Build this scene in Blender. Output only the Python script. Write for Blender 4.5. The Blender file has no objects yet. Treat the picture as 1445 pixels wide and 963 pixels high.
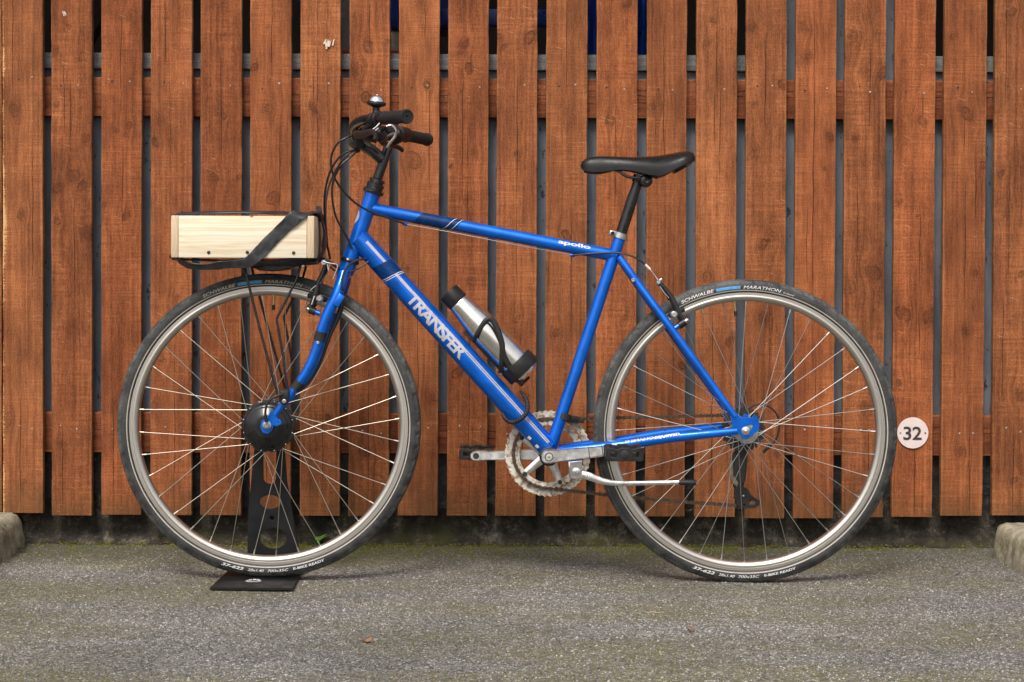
import bpy, bmesh, math, random
import numpy as np
from mathutils import Vector, Matrix, noise as mnoise
random.seed(7)
scene = bpy.context.scene
COL = scene.collection
R_ = math.radians

# ------------------------------------------------------------------ camera
D = 4.30                      # camera to bicycle plane (y = 0), metres
FPX = 616.0 * D               # focal length in photo pixels (photo 1445 wide)
LENS = 36.0 * FPX / 1445.0
PITCH, ROLL, SHIFT_Y = R_(0.81), R_(-0.24), -0.0546
cam_d = bpy.data.cameras.new('camera'); cam = bpy.data.objects.new('camera', cam_d); COL.objects.link(cam)
cam_d.lens = LENS; cam_d.sensor_width = 36.0; cam_d.sensor_fit = 'HORIZONTAL'
cam_d.shift_y = SHIFT_Y; cam_d.clip_end = 500.0; cam_d.clip_start = 0.05
cam.rotation_euler = (math.pi / 2 - PITCH, ROLL, 0)
CR = cam.rotation_euler.to_matrix()
HC = 0.0
def P(px, py, y=0.0):
    """point of the place seen at a photo pixel, at depth y (y = 0 is the bicycle's own plane)"""
    d = CR @ Vector(((px - 722.5) / 1445.0, -(py - 481.5) / 1445.0 + SHIFT_Y, -LENS / 36.0))
    t = (y + D) / d.y
    return Vector((d.x * t, y, HC + d.z * t))
HC = -P(1052, 820.5, 0).z
cam.location = (0, -D, HC)
scene.camera = cam
scene.render.resolution_x, scene.render.resolution_y = 1024, 682
def M(n, y=0.0):              # n photo pixels as metres at depth y
    return n * (D + y) / FPX

# ------------------------------------------------------------------ sky, sun, exposure
world = bpy.data.worlds.new('World'); scene.world = world; world.use_nodes = True
wn = world.node_tree; wn.nodes.clear()
sky = wn.nodes.new('ShaderNodeTexSky'); sky.sky_type = 'NISHITA'; sky.sun_disc = False
SUN_EL, SUN_AZ = R_(50), R_(197)        # azimuth clockwise from +Y: behind the camera, to the left
sky.sun_elevation = SUN_EL; sky.sun_rotation = SUN_AZ
sky.air_density = 1.0; sky.dust_density = 4.0; sky.ozone_density = 0.6
hs = wn.nodes.new('ShaderNodeHueSaturation'); hs.inputs['Saturation'].default_value = 0.22
bg = wn.nodes.new('ShaderNodeBackground'); bg.inputs['Strength'].default_value = 0.12
wo = wn.nodes.new('ShaderNodeOutputWorld')
wn.links.new(sky.outputs[0], hs.inputs['Color']); wn.links.new(hs.outputs[0], bg.inputs[0]); wn.links.new(bg.outputs[0], wo.inputs[0])
sun_d = bpy.data.lights.new('sun', 'SUN'); sun_d.energy = 1.5; sun_d.angle = R_(18); sun_d.color = (1.0, 0.91, 0.78)
sun = bpy.data.objects.new('sun', sun_d); COL.objects.link(sun)
sdir = Vector((math.sin(SUN_AZ) * math.cos(SUN_EL), math.cos(SUN_AZ) * math.cos(SUN_EL), math.sin(SUN_EL)))
sun.rotation_euler = sdir.to_track_quat('Z', 'Y').to_euler(); sun.location = sdir * 8
vs = scene.view_settings
vs.view_transform = 'Standard'; vs.look = 'None'; vs.gamma = 1.0; vs.use_curve_mapping = False
vs.exposure = 0.50
scene.render.engine = 'CYCLES'
scene.cycles.use_denoising = True
scene.cycles.use_adaptive_sampling = True; scene.cycles.adaptive_threshold = 0.02
scene.cycles.max_bounces = 4; scene.cycles.diffuse_bounces = 2; scene.cycles.glossy_bounces = 3
scene.cycles.caustics_reflective = False; scene.cycles.caustics_refractive = False

# ------------------------------------------------------------------ shader helper
class S:
    """a socket with arithmetic"""
    def __init__(s, nt, k): s.nt, s.k = nt, k
    def _m(s, op, *o):
        n = s.nt.nodes.new('ShaderNodeMath'); n.operation = op
        for i, v in enumerate((s,) + o):
            if isinstance(v, S): s.nt.links.new(v.k, n.inputs[i])
            else: n.inputs[i].default_value = v
        return S(s.nt, n.outputs[0])
    def __add__(s, o): return s._m('ADD', o)
    __radd__ = __add__
    def __sub__(s, o): return s._m('SUBTRACT', o)
    def __rsub__(s, o): return (s * -1.0) + o
    def __mul__(s, o): return s._m('MULTIPLY', o)
    __rmul__ = __mul__
    def __truediv__(s, o): return s._m('DIVIDE', o)
    def abs(s): return s._m('ABSOLUTE')
    def sin(s): return s._m('SINE')
    def pow(s, p): return s._m('POWER', p)
    def exp(s): return s._m('EXPONENT')
    def sqrt(s): return s._m('SQRT')
    def mn(s, o): return s._m('MINIMUM', o)
    def mx(s, o): return s._m('MAXIMUM', o)
    def atan2(s, o): return s._m('ARCTAN2', o)
    def ramp(s, a, b, lo=0.0, hi=1.0):        # smooth step from lo at a to hi at b
        n = s.nt.nodes.new('ShaderNodeMapRange'); n.interpolation_type = 'SMOOTHSTEP'
        if a > b: a, b, lo, hi = b, a, hi, lo
        s.nt.links.new(s.k, n.inputs[0])
        for i, v in zip((1, 2, 3, 4), (a, b, lo, hi)): n.inputs[i].default_value = v
        return S(s.nt, n.outputs[0])

class Mat:
    def __init__(s, name, rough=0.5, metal=0.0, base=(.5, .5, .5), spec=0.5):
        s.m = bpy.data.materials.new(name); s.m.use_nodes = True
        s.nt = s.m.node_tree; s.b = s.nt.nodes['Principled BSDF']
        s.b.inputs['Base Color'].default_value = (*base, 1)
        s.b.inputs['Roughness'].default_value = rough; s.b.inputs['Metallic'].default_value = metal
        s.b.inputs['Specular IOR Level'].default_value = spec
    def node(s, t): return s.nt.nodes.new(t)
    def coords(s, kind='Object'):
        if kind == 'World':
            n = s.node('ShaderNodeNewGeometry'); o = n.outputs['Position']
        else:
            n = s.node('ShaderNodeTexCoord'); o = n.outputs[kind]
        return o
    def sep(s, o):
        n = s.node('ShaderNodeSeparateXYZ'); s.nt.links.new(o, n.inputs[0])
        return [S(s.nt, n.outputs[i]) for i in range(3)]
    def vec(s, x, y, z):
        n = s.node('ShaderNodeCombineXYZ')
        for i, v in enumerate((x, y, z)):
            if isinstance(v, S): s.nt.links.new(v.k, n.inputs[i])
            else: n.inputs[i].default_value = v
        return n.outputs[0]
    def noise(s, v, scale=1.0, detail=3.0, rough=0.55, dist=0.0):
        n = s.node('ShaderNodeTexNoise'); s.nt.links.new(v, n.inputs['Vector'])
        n.inputs['Scale'].default_value = scale; n.inputs['Detail'].default_value = detail
        n.inputs['Roughness'].default_value = rough; n.inputs['Distortion'].default_value = dist
        return S(s.nt, n.outputs[0])
    def voro(s, v, scale, feature='F1', rnd=1.0):
        n = s.node('ShaderNodeTexVoronoi'); n.feature = feature; s.nt.links.new(v, n.inputs['Vector'])
        n.inputs['Scale'].default_value = scale; n.inputs['Randomness'].default_value = rnd
        return S(s.nt, n.outputs['Distance']), (n.outputs['Color'] if feature != 'DISTANCE_TO_EDGE' else None)
    def mix(s, f, a, b, mode='MIX'):
        n = s.node('ShaderNodeMix'); n.data_type = 'RGBA'; n.blend_type = mode; n.clamp_factor = True
        if isinstance(f, S): s.nt.links.new(f.k, n.inputs[0])
        else: n.inputs[0].default_value = f
        for k, v in ((6, a), (7, b)):
            if isinstance(v, tuple): n.inputs[k].default_value = (*v, 1) if len(v) == 3 else v
            else: s.nt.links.new(v, n.inputs[k])
        return n.outputs[2]
    def cramp(s, f, stops):
        n = s.node('ShaderNodeValToRGB'); s.nt.links.new(f.k, n.inputs[0]); e = n.color_ramp.elements
        e[0].position, e[0].color = stops[0][0], (*stops[0][1], 1)
        e[1].position, e[1].color = stops[-1][0], (*stops[-1][1], 1)
        for p, c in stops[1:-1]:
            q = e.new(p); q.color = (*c, 1)
        return n.outputs[0]
    def attr(s, name):
        n = s.node('ShaderNodeAttribute'); n.attribute_type = 'OBJECT'; n.attribute_name = name
        return n
    def color(s, o): s.nt.links.new(o, s.b.inputs['Base Color'])
    def rough(s, v): s.nt.links.new(v.k, s.b.inputs['Roughness'])
    def bump(s, h, strength=0.5, dist=0.002):
        n = s.node('ShaderNodeBump'); n.inputs['Strength'].default_value = strength; n.inputs['Distance'].default_value = dist
        s.nt.links.new(h.k, n.inputs['Height']); s.nt.links.new(n.outputs[0], s.b.inputs['Normal'])

MATS = {}
NC = 4
def wood_material(name, light, dark, horizontal=False, knots=False):
    """stained rough-sawn softwood; the grain bends round knots (mesh attributes warp, kd, ks), cracks come from each board's own c0.. values"""
    m = Mat(name, rough=0.8, spec=0.22)
    x, y, z = m.sep(m.coords('Object'))
    if horizontal: x, z = z, x
    seed = S(m.nt, m.attr('seed').outputs['Fac'])
    u = x
    if knots:
        at = {}
        for k in ('warp', 'kd', 'ks'):
            n = m.node('ShaderNodeAttribute'); n.attribute_type = 'GEOMETRY'; n.attribute_name = k; at[k] = S(m.nt, n.outputs['Fac'])
        u = x - at['warp']
    g1 = m.noise(m.vec(u * 120.0, seed, z * 2.6), 1.0, 2.0)
    rings = m.noise(m.vec(u * 30.0, seed + 3.0, z * 0.8), 1.0, 1.0)
    rings = ((rings * 34.0).sin() * 0.5 + 0.5)
    saw = m.noise(m.vec(x * 10.0, seed + 7.0, z * 290.0), 1.0, 2.0, 0.65)
    blot = m.noise(m.vec(x * 14.0, seed + 11.0, z * 6.0), 1.0, 3.0, 0.6)
    fuzz = m.noise(m.vec(u * 430.0, seed + 13.0, z * 210.0), 1.0, 2.0, 0.7)
    fib = m.noise(m.vec(u * 620.0, seed + 5.0, z * 30.0), 1.0, 1.0)
    sawm = blot.ramp(0.36, 0.60)
    edgew = S(m.nt, m.attr('halfw').outputs['Fac'])
    edge = (x.abs() - edgew + 0.0030 + (saw - 0.5) * 0.008 + (blot - .5) * .01).ramp(-0.001, 0.0025)
    cw = m.noise(m.vec(seed, 0.0, z * 9.0), 1.0, 3.0, .6) - 0.5
    crack = None
    for i in range(NC):
        cx, c0, c1 = m.sep(m.attr('c%d' % i).outputs['Vector'])
        t = (z - c0) / (c1 - c0 + 1e-5)
        env = (t * (1.0 - t) * 4.0).mx(0.0).sqrt()
        dist = (x - cx - cw * 0.012).abs()
        c = (dist / (env * 0.0010 + 0.00001)).ramp(1.0, 0.35) * env.ramp(0.0, 0.15)
        crack = c if crack is None else crack.mx(c)
    crack = crack * (cw + g1).ramp(0.25, 0.42)
    tone = (g1 - .5) * 0.55 + (rings - .5) * 0.12 + (saw - .5) * sawm * 0.62 + (blot - .5) * 0.95 + (fuzz - .5) * 0.85 + (fib - .5) * 0.55 + 0.5
    col = m.cramp(tone, [(0.08, dark), (0.46, tuple(0.35 * a + 0.65 * b for a, b in zip(dark, light))), (0.60, light),
                         (0.98, tuple(min(1, v * q) for v, q in zip(light, (1.65, 1.7, 1.7))))])
    tint = S(m.nt, m.attr('tint').outputs['Fac'])
    tn = m.node('ShaderNodeCombineColor')
    hue = S(m.nt, m.attr('hue').outputs['Fac'])
    for i in range(3): m.nt.links.new((tint * (hue * (0.0, 0.18, 0.26)[i] + (1.0, 0.92, 0.88)[i])).k, tn.inputs[i])
    col = m.mix(1.0, col, tn.outputs[0], 'MULTIPLY')
    col = m.mix((fuzz * 0.6 + saw * 0.4).ramp(0.60, 0.70) * blot.ramp(0.42, 0.62) * 0.55, col, (0.50, 0.25, 0.105))
    scr = m.noise(m.vec((x * 0.35 + z) * 330.0, seed + 21.0, (x - z * 0.3) * 22.0), 1.0, 1.0).ramp(0.735, 0.76)
    col = m.mix(scr * blot.ramp(0.40, 0.55) * 0.5, col, (0.60, 0.36, 0.19))
    col = m.mix(edge * 0.30, col, (0.46, 0.22, 0.09))
    if knots:
        dd = at['kd'] + (blot - 0.5) * 1.5 + (g1 - .5) * 0.5 + (fuzz - .5) * 0.3; ks = at['ks']
        col = m.mix(dd.ramp(2.6, 0.9) * ks * 0.22, col, tuple(v * 0.55 for v in dark))
        col = m.mix(dd.ramp(1.10, 0.50) * ks * 0.36, col, tuple(v * 0.75 for v in dark))
        col = m.mix((dd - 0.98).abs().ramp(0.20, 0.04) * ks * (g1 - 0.1).ramp(0.3, 0.5) * 0.80, col, tuple(v * 0.28 for v in dark))
        col = m.mix(((dd * 11.0).sin().ramp(0.2, 1.0)) * dd.ramp(1.0, 0.7) * ks * 0.30, col, tuple(v * 0.35 for v in dark))
    col = m.mix(crack * 0.92, col, (0.018, 0.008, 0.004))
    if knots:
        # grime and algae that splashing rain left on the board feet
        foot = (z + S(m.nt, m.attr('halfh').outputs['Fac'])) + (blot - 0.5) * 0.16
        col = m.mix(foot.ramp(0.11, 0.0) * 0.40, col, (0.080, 0.055, 0.020))
        bare = S(m.nt, m.attr('bare').outputs['Fac'])   # bare yellow wood on a rubbed left edge
        be = (x * -1.0 - edgew + 0.0030 + (blot - .5) * 0.030 + (fuzz - .5) * 0.020 + (saw - .5) * 0.012).ramp(-0.001, 0.003)
        col = m.mix(be * bare * 0.85, col, (0.70, 0.45, 0.21))
    m.color(col)
    m.bump(fuzz * 0.5 + saw * sawm * 0.7 + fib * 0.4 - crack * 2.6, 0.6, 0.0018)
    return m.m

WOOD_L, WOOD_D = (0.300, 0.096, 0.035), (0.095, 0.027, 0.0098)
MATS['board'] = wood_material('stained_board', WOOD_L, WOOD_D, knots=True)
MATS['rail'] = wood_material('stained_rail', (0.24, 0.075, 0.032), (0.075, 0.020, 0.009), horizontal=True)
MATS['old_timber'] = wood_material('weathered_timber', (0.34, 0.33, 0.33), (0.13, 0.12, 0.12), horizontal=True)

def simple(name, base, rough=0.5, metal=0.0, spec=0.5, var=0.0, vscale=40.0, dirt=None, bump=0.0, bscale=300.0, coat=0.0, wear=None):
    m = Mat(name, rough, metal, base, spec)
    p = m.coords('World')
    col = None
    if var:
        n = m.noise(p, vscale, 4.0, 0.6)
        col = m.mix(n.ramp(0.3, 0.7), tuple(max(0, v * (1 - var)) for v in base), tuple(min(1, v * (1 + var)) for v in base))
        m.rough(n.ramp(0.3, 0.7, max(0.02, rough - 0.10), min(1, rough + 0.12)))
    if dirt:
        n = m.noise(p, vscale * 1.7, 5.0, 0.65)
        col = m.mix(n.ramp(dirt[1], dirt[1] + 0.15) * dirt[2], col if col is not None else base, dirt[0])
    if wear:
        n = m.noise(p, 420.0, 2.0, 0.5)
        n2 = m.noise(p, 30.0, 3.0, 0.5)
        col = m.mix(n.ramp(0.74, 0.77) * n2.ramp(0.45, 0.6), col if col is not None else base, wear)
    if col is not None: m.color(col)
    if bump: m.bump(m.noise(p, bscale, 3.0), bump, 0.001)
    if coat:
        m.b.inputs['Coat Weight'].default_value = coat; m.b.inputs['Coat Roughness'].default_value = 0.03
    return m.m
MATS['blue'] = simple('blue_frame_paint', (0.0, 0.132, 0.66), 0.36, 0.55, spec=0.15, var=0.10, vscale=25, coat=0.65, wear=(0.30, 0.36, 0.48))
MATS['navy'] = simple('navy_decal', (0.0, 0.034, 0.150), 0.25, spec=0.15, var=0.15, coat=0.3)
MATS['white_print'] = simple('white_print', (0.72, 0.72, 0.74), 0.45)
MATS['letter'] = simple('frame_lettering', (0.50, 0.49, 0.53), 0.40, var=0.08)
MATS['silver_print'] = simple('silver_print', (0.44, 0.43, 0.50), 0.35, var=0.1)
MATS['black_paint'] = simple('black_paint', (0.010, 0.010, 0.011), 0.22, var=0.3, coat=0.2)
MATS['plastic'] = simple('black_plastic', (0.014, 0.014, 0.015), 0.42, spec=0.35, var=0.25, bump=0.1)
MATS['rubber'] = simple('black_rubber', (0.018, 0.018, 0.019), 0.58, spec=0.35, var=0.3, bump=0.15)
MATS['strap'] = simple('inner_tube_rubber', (0.026, 0.026, 0.029), 0.40, var=0.35, vscale=60, bump=0.5, bscale=120)
MATS['grip'] = simple('grip_rubber', (0.015, 0.015, 0.016), 0.62, spec=0.35, var=0.25, bump=0.4, bscale=900)
MATS['cable'] = simple('cable_housing', (0.014, 0.014, 0.015), 0.38)
MATS['chrome'] = simple('chrome', (0.78, 0.78, 0.79), 0.12, 1.0, var=0.08)
MATS['steel'] = simple('steel', (0.52, 0.51, 0.50), 0.33, 1.0, var=0.15, vscale=90)
MATS['alloy'] = simple('brushed_alloy', (0.78, 0.77, 0.76), 0.36, 1.0, var=0.12, vscale=60)
MATS['alloy_dull'] = simple('dull_alloy', (0.50, 0.50, 0.49), 0.45, 1.0, var=0.15, vscale=80)
MATS['brass'] = simple('brass_nipple', (0.55, 0.40, 0.18), 0.35, 1.0)
MATS['spoke'] = simple('spoke_steel', (0.50, 0.46, 0.39), 0.38, 1.0)
MATS['spoke2'] = simple('spoke_zinc', (0.40, 0.395, 0.38), 0.42, 1.0)
MATS['ring'] = simple('worn_chainring', (0.60, 0.57, 0.51), 0.55, 0.0, var=0.15, vscale=60, dirt=((0.22, 0.115, 0.035), 0.46, 0.85))
MATS['wire'] = simple('brake_wire', (0.30, 0.29, 0.28), 0.45, 1.0)
MATS['chain'] = simple('oily_chain', (0.085, 0.065, 0.048), 0.45, 0.6, var=0.5, vscale=200, dirt=((0.16, 0.075, 0.03), 0.5, 0.7))
MATS['grime'] = simple('grimy_black', (0.020, 0.018, 0.016), 0.6, var=0.4, vscale=80, dirt=((0.13, 0.10, 0.06), 0.60, 0.6))
MATS['stand'] = simple('stand_powder_coat', (0.008, 0.008, 0.009), 0.50, spec=0.25, var=0.3, vscale=30, dirt=((0.05, 0.05, 0.055), 0.60, 0.4), bump=0.15)
MATS['amber'] = simple('amber_reflector', (0.65, 0.10, 0.01), 0.2)
MATS['beige'] = simple('beige_stripe', (0.46, 0.41, 0.35), 0.5, var=0.1)
MATS['tyre_blue'] = simple('tyre_blue_print', (0.08, 0.30, 0.62), 0.5, var=0.15, vscale=120)
MATS['mark'] = simple('scraped_white_paint', (0.62, 0.52, 0.42), 0.7, var=0.3, vscale=300)
MATS['nail'] = simple('nail_zinc', (0.40, 0.38, 0.37), 0.5, 0.6, var=0.5, vscale=300)
MATS['sign'] = simple('sign_plate', (0.72, 0.60, 0.57), 0.45, var=0.04, vscale=60)
MATS['sign_ink'] = simple('sign_ink', (0.035, 0.033, 0.038), 0.45)
MATS['saddle'] = simple('saddle_vinyl', (0.007, 0.007, 0.008), 0.34, spec=0.35, var=0.2, bump=0.25, bscale=1500)
MATS['interior'] = simple('shade_dark_interior', (0.022, 0.013, 0.010), 0.8, var=0.4, vscale=8)  # near-black colour stands in for the shade inside the shed
MATS['blue_sheet'] = simple('blue_sheet', (0.006, 0.035, 0.22), 0.35, var=0.35, vscale=12)
MATS['grey_board'] = simple('grey_board', (0.22, 0.21, 0.21), 0.7, var=0.2)
MATS['red_line'] = simple('red_trim', (0.42, 0.02, 0.015), 0.5)
MATS['dusty'] = simple('dusty_edge', (0.20, 0.155, 0.10), 0.7, var=0.4, vscale=150)
MATS['cream'] = simple('cream_panel', (0.42, 0.36, 0.27), 0.6, var=0.15)

def tyre_material():
    m = Mat('tyre_rubber', 0.6, spec=0.4)
    p = m.coords('Object'); n = m.noise(p, 22.0, 5.0, 0.65); f = m.noise(p, 260.0, 3.0, 0.6)
    col = m.mix(n.ramp(0.35, 0.7), (0.026, 0.026, 0.027), (0.062, 0.061, 0.060))
    col = m.mix(f.ramp(0.60, 0.75) * n.ramp(0.35, 0.6) * 0.8, col, (0.19, 0.185, 0.175))
    x, y, z = m.sep(p); rr = (x * x + z * z).sqrt()
    tread = (rr + (n - .5) * 0.004).ramp(0.3375, 0.3415)     # pale road dust ground into the tread
    col = m.mix(tread * (f * 0.5 + n * 0.5).ramp(0.38, 0.62) * 0.65, col, (0.150, 0.146, 0.140))
    m.color(col); m.rough(n * 0.3 + 0.42); m.bump(f, 0.35, 0.0008)
    return m.m
MATS['tyre'] = tyre_material()
def rim_material():
    m = Mat('rim_alloy', 0.3, 1.0)
    p = m.coords('Object'); x, y, z = m.sep(p)
    r = (x * x + z * z).sqrt()
    br = m.noise(m.vec(r * 2500.0, y * 400.0, 0.0), 1.0, 2.0); n = m.noise(p, 7.0, 4.0)
    col = m.mix(br.ramp(0.35, 0.65), (0.50, 0.46, 0.41), (0.74, 0.70, 0.65))
    col = m.mix(n.ramp(0.55, 0.75) * 0.35, col, (0.42, 0.36, 0.29))
    m.color(col); m.rough(br * 0.2 + 0.30)
    return m.m
MATS['rim'] = rim_material()
def pine_material():
    m = Mat('planed_pine', 0.62, spec=0.3)
    x, y, z = m.sep(m.coords('Object'))
    w = m.noise(m.vec(x * 5.0, y * 3.0, z * 9.0), 1.0, 3.0)
    g = m.noise(m.vec(x * 2.2, y * 8.0, (z + w * 0.02) * 85.0), 1.0, 2.5)
    f = m.noise(m.vec(x * 12.0, y * 40.0, z * 620.0), 1.0, 2.0)
    col = m.cramp(g * 0.8 + f * 0.2, [(0.28, (0.83, 0.76, 0.62)), (0.46, (0.82, 0.74, 0.59)), (0.555, (0.72, 0.57, 0.39)), (0.61, (0.81, 0.72, 0.56)), (0.8, (0.84, 0.77, 0.63))])
    kn = ((x - 0.02) * 60.0).abs().pow(2.0) + ((z - 0.045) * 120.0).abs().pow(2.0)
    col = m.mix(kn.ramp(0.10, 0.03) * 0.8, col, (0.22, 0.03, 0.02))
    m.color(col); m.bump(g * 0.6 + f * 0.4, 0.25, 0.0006)
    return m.m
MATS['pine'] = pine_material()
def pine_end():
    m = Mat('pine_end_grain', 0.75, spec=0.25)
    x, y, z = m.sep(m.coords('Object'))
    r = ((x + 0.05) * (x + 0.05) + (z * 0.6) * (z * 0.6)).sqrt()
    g = ((r * 900.0).sin() * 0.5 + 0.5); n = m.noise(m.coords('Object'), 90.0, 3.0)
    m.color(m.mix(g * 0.35 + n * 0.3, (0.66, 0.52, 0.37), (0.50, 0.35, 0.21)))
    return m.m
MATS['pine_end'] = pine_end()
def bottle_material():
    m = Mat('brushed_stainless', 0.22, 1.0)
    x, y, z = m.sep(m.coords('Object'))
    n = m.noise(m.vec(x * 30, y * 30, z * 30), 1.0, 3.0)
    m.color(m.mix(n.ramp(0.3, 0.7), (0.78, 0.75, 0.70), (0.90, 0.88, 0.84))); m.rough(n * 0.1 + 0.15)
    return m.m
MATS['bottle'] = bottle_material()
def asphalt_material():
    m = Mat('asphalt', 0.85, spec=0.3)
    p = m.coords('World'); x, y, z = m.sep(p)
    p2 = m.vec(x, y, 0.0)
    d1, c1 = m.voro(p2, 240.0); d2, c2 = m.voro(p2, 125.0)
    r1, q1, s1 = m.sep(c1); r2, q2, s2 = m.sep(c2)
    big = m.noise(p2, 2.3, 5.0, 0.6); mid = m.noise(p2, 11.0, 4.0, 0.6); fine = m.noise(p2, 600.0, 3.0)
    worn = m.noise(m.vec(x * 0.9, y * 1.6, 5.0), 1.0, 5.0, 0.6)
    v = (r1 - .5) * 0.55 + (r2 - .5) * 0.40 + .40 + (fine - .5) * 0.30 + (big - 0.5) * 0.45 + (mid - 0.5) * 0.40 + (worn - .5) * .5 + 0.1
    col = m.cramp(v, [(0.10, (0.050, 0.048, 0.047)), (0.50, (0.135, 0.130, 0.126)), (0.80, (0.230, 0.220, 0.212)), (1.05, (0.40, 0.385, 0.36))])
    col = m.mix(q1.ramp(0.94, 0.955) * 0.8, col, (0.52, 0.50, 0.45))
    col = m.mix(q2.ramp(0.965, 0.975) * 0.5, col, (0.26, 0.19, 0.12))
    # moss in the pores: broad streaks across the yard and thicker towards the low wall
    mo = m.noise(m.vec(x * 1.3, y * 3.2, 3.0), 1.0, 4.0, 0.62)
    near = (y + (big - 0.5) * 0.5).ramp(0.12, 0.44)
    mk = (mo.ramp(0.38, 0.62) * 0.95 + near * 0.8) * (s1 * 0.7 + d1.ramp(0.15, 0.6) * 0.5 + .15).mn(1.0) * m.noise(p2, 60.0, 3.0).ramp(0.34, 0.58)
    col = m.mix(mk * 0.72, col, (0.130, 0.116, 0.024))
    stain = m.noise(m.vec(x * 3.1, y * 4.0, 9.0), 1.0, 3.0).ramp(0.66, 0.74)
    col = m.mix(stain * 0.35, col, (0.05, 0.048, 0.045))
    wall_dark = (y + (mid - 0.5) * 0.35).ramp(0.17, 0.40)  # ground colour gets darker towards the low wall
    col = m.mix(wall_dark * 0.50, col, (0.045, 0.045, 0.036))
    m.color(col)
    m.bump((1.0 - d1 * 1.3) * 0.6 + (1.0 - d2) * 0.6 + fine * 0.25, 0.6, 0.0022)
    return m.m
MATS['asphalt'] = asphalt_material()
def grit_material():
    m = Mat('asphalt_chips', 0.85, spec=0.3)
    g = m.node('ShaderNodeNewGeometry'); rnd_ = S(m.nt, g.outputs['Random Per Island'])
    x, y, z = m.sep(m.coords('World')); p2 = m.vec(x, y, 0.0)
    big = m.noise(p2, 2.3, 4.0, 0.6); mo = m.noise(m.vec(x * 1.3, y * 3.2, 3.0), 1.0, 4.0, 0.62); worn = m.noise(m.vec(x * 0.9, y * 1.6, 5.0), 1.0, 4.0, 0.6)
    col = m.cramp(rnd_ + (big - .5) * .5 + (worn - .5) * .6, [(0.0, (0.058, 0.055, 0.055)), (0.45, (0.150, 0.143, 0.141)), (0.80, (0.250, 0.238, 0.232)), (1.0, (0.48, 0.45, 0.42))])
    near = (y + (big - 0.5) * 0.5).ramp(0.12, 0.44)
    h = (rnd_ * 7.31)._m('FRACT')
    col = m.mix((mo.ramp(0.36, 0.60) * 0.9 + near * 0.8) * h.ramp(0.52, 0.70) * 0.80, col, (0.150, 0.132, 0.026))
    col = m.mix(near * 0.35, col, (0.05, 0.05, 0.04))
    m.color(col)
    return m.m
def island_material(name, stops, rough=0.8):
    m = Mat(name, rough, spec=0.3)
    g = m.node('ShaderNodeNewGeometry')
    m.color(m.cramp(S(m.nt, g.outputs['Random Per Island']), stops))
    return m.m
MATS['grit'] = grit_material()
MATS['moss'] = island_material('moss', [(0.0, (0.040, 0.042, 0.008)), (0.6, (0.100, 0.100, 0.018)), (1.0, (0.200, 0.185, 0.040))], 0.9)
MATS['weed'] = island_material('weed_leaf', [(0.0, (0.06, 0.14, 0.015)), (1.0, (0.14, 0.30, 0.035))], 0.5)
MATS['dead_leaf'] = simple('dead_leaf', (0.24, 0.115, 0.06), 0.7, var=0.3, vscale=120)
MATS['twig'] = simple('twig', (0.42, 0.30, 0.17), 0.7, var=0.3, vscale=120)
def concrete_material(name, lo, mid_, hi, algae):
    m = Mat(name, 0.88, spec=0.25)
    p = m.coords('World'); x, y, z = m.sep(p)
    a = m.noise(p, 14.0, 6.0, 0.68); b = m.noise(p, 55.0, 5.0, 0.65, 0.6); c = m.noise(p, 220.0, 3.0); st = m.noise(m.vec(x * 26.0, y * 20.0, z * 3.0), 1.0, 3.0)
    v = a * 0.5 + b * 0.35 + c * 0.2 + (st - 0.5) * 0.25
    col = m.cramp(v, [(0.40, lo), (0.55, mid_), (0.68, hi)])
    e, _ = m.voro(m.vec(x * 9.0, y * 9.0, z * 9.0 + a * 1.5), 1.0, 'DISTANCE_TO_EDGE')
    col = m.mix(e.ramp(0.012, 0.0) * a.ramp(.5, .6) * 0.5, col, tuple(v_ * 0.4 for v_ in lo))
    al = m.noise(m.vec(x * 5.0, y * 5.0, z * 12.0), 1.0, 4.0, 0.65)
    col = m.mix((al.ramp(0.48, 0.68) * (z + (b - 0.5) * 0.06).ramp(algae[1], 0.0)) * 0.75, col, algae[0])
    col = m.mix(b.ramp(0.68, 0.74) * 0.6, col, (0.42, 0.40, 0.35))
    m.color(col); m.bump(a * 0.7 + b * 0.6 + c * 0.4 , 0.8, 0.006)
    return m.m
MATS['plinth'] = concrete_material('old_concrete', (0.012, 0.010, 0.008), (0.045, 0.038, 0.030), (0.17, 0.15, 0.12), ((0.060, 0.058, 0.014), 0.085))
MATS['kerb'] = concrete_material('kerb_concrete', (0.15, 0.135, 0.085), (0.36, 0.33, 0.25), (0.55, 0.52, 0.44), ((0.20, 0.185, 0.05), 0.11))
def panel_material():
    m = Mat('grey_painted_panel', 0.5, spec=0.4)
    p = m.coords('World'); x, y, z = m.sep(p)
    a = m.noise(m.vec(x * 9.0, y, z * 3.5), 1.0, 5.0, 0.65); sp = m.noise(m.vec(x * 60.0, y, z * 28.0), 1.0, 4.0, 0.7); st = m.noise(m.vec(x * 70.0, y, z * 4.0), 1.0, 3.0, 0.6)
    col = m.mix(a.ramp(0.3, 0.7), (0.085, 0.096, 0.122), (0.195, 0.218, 0.265))
    col = m.mix(st.ramp(0.45, 0.7) * 0.35, col, (0.24, 0.25, 0.28))
    col = m.mix(sp.ramp(0.62, 0.66) * 0.85, col, (0.014, 0.010, 0.010))
    col = m.mix(st.ramp(0.66, 0.70) * a.ramp(0.5, 0.6) * 0.8, col, (0.030, 0.012, 0.010))
    m.color(col); m.bump(a * 0.5 + sp * 0.3, 0.3, 0.002)
    return m.m
MATS['panel'] = panel_material()
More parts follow.
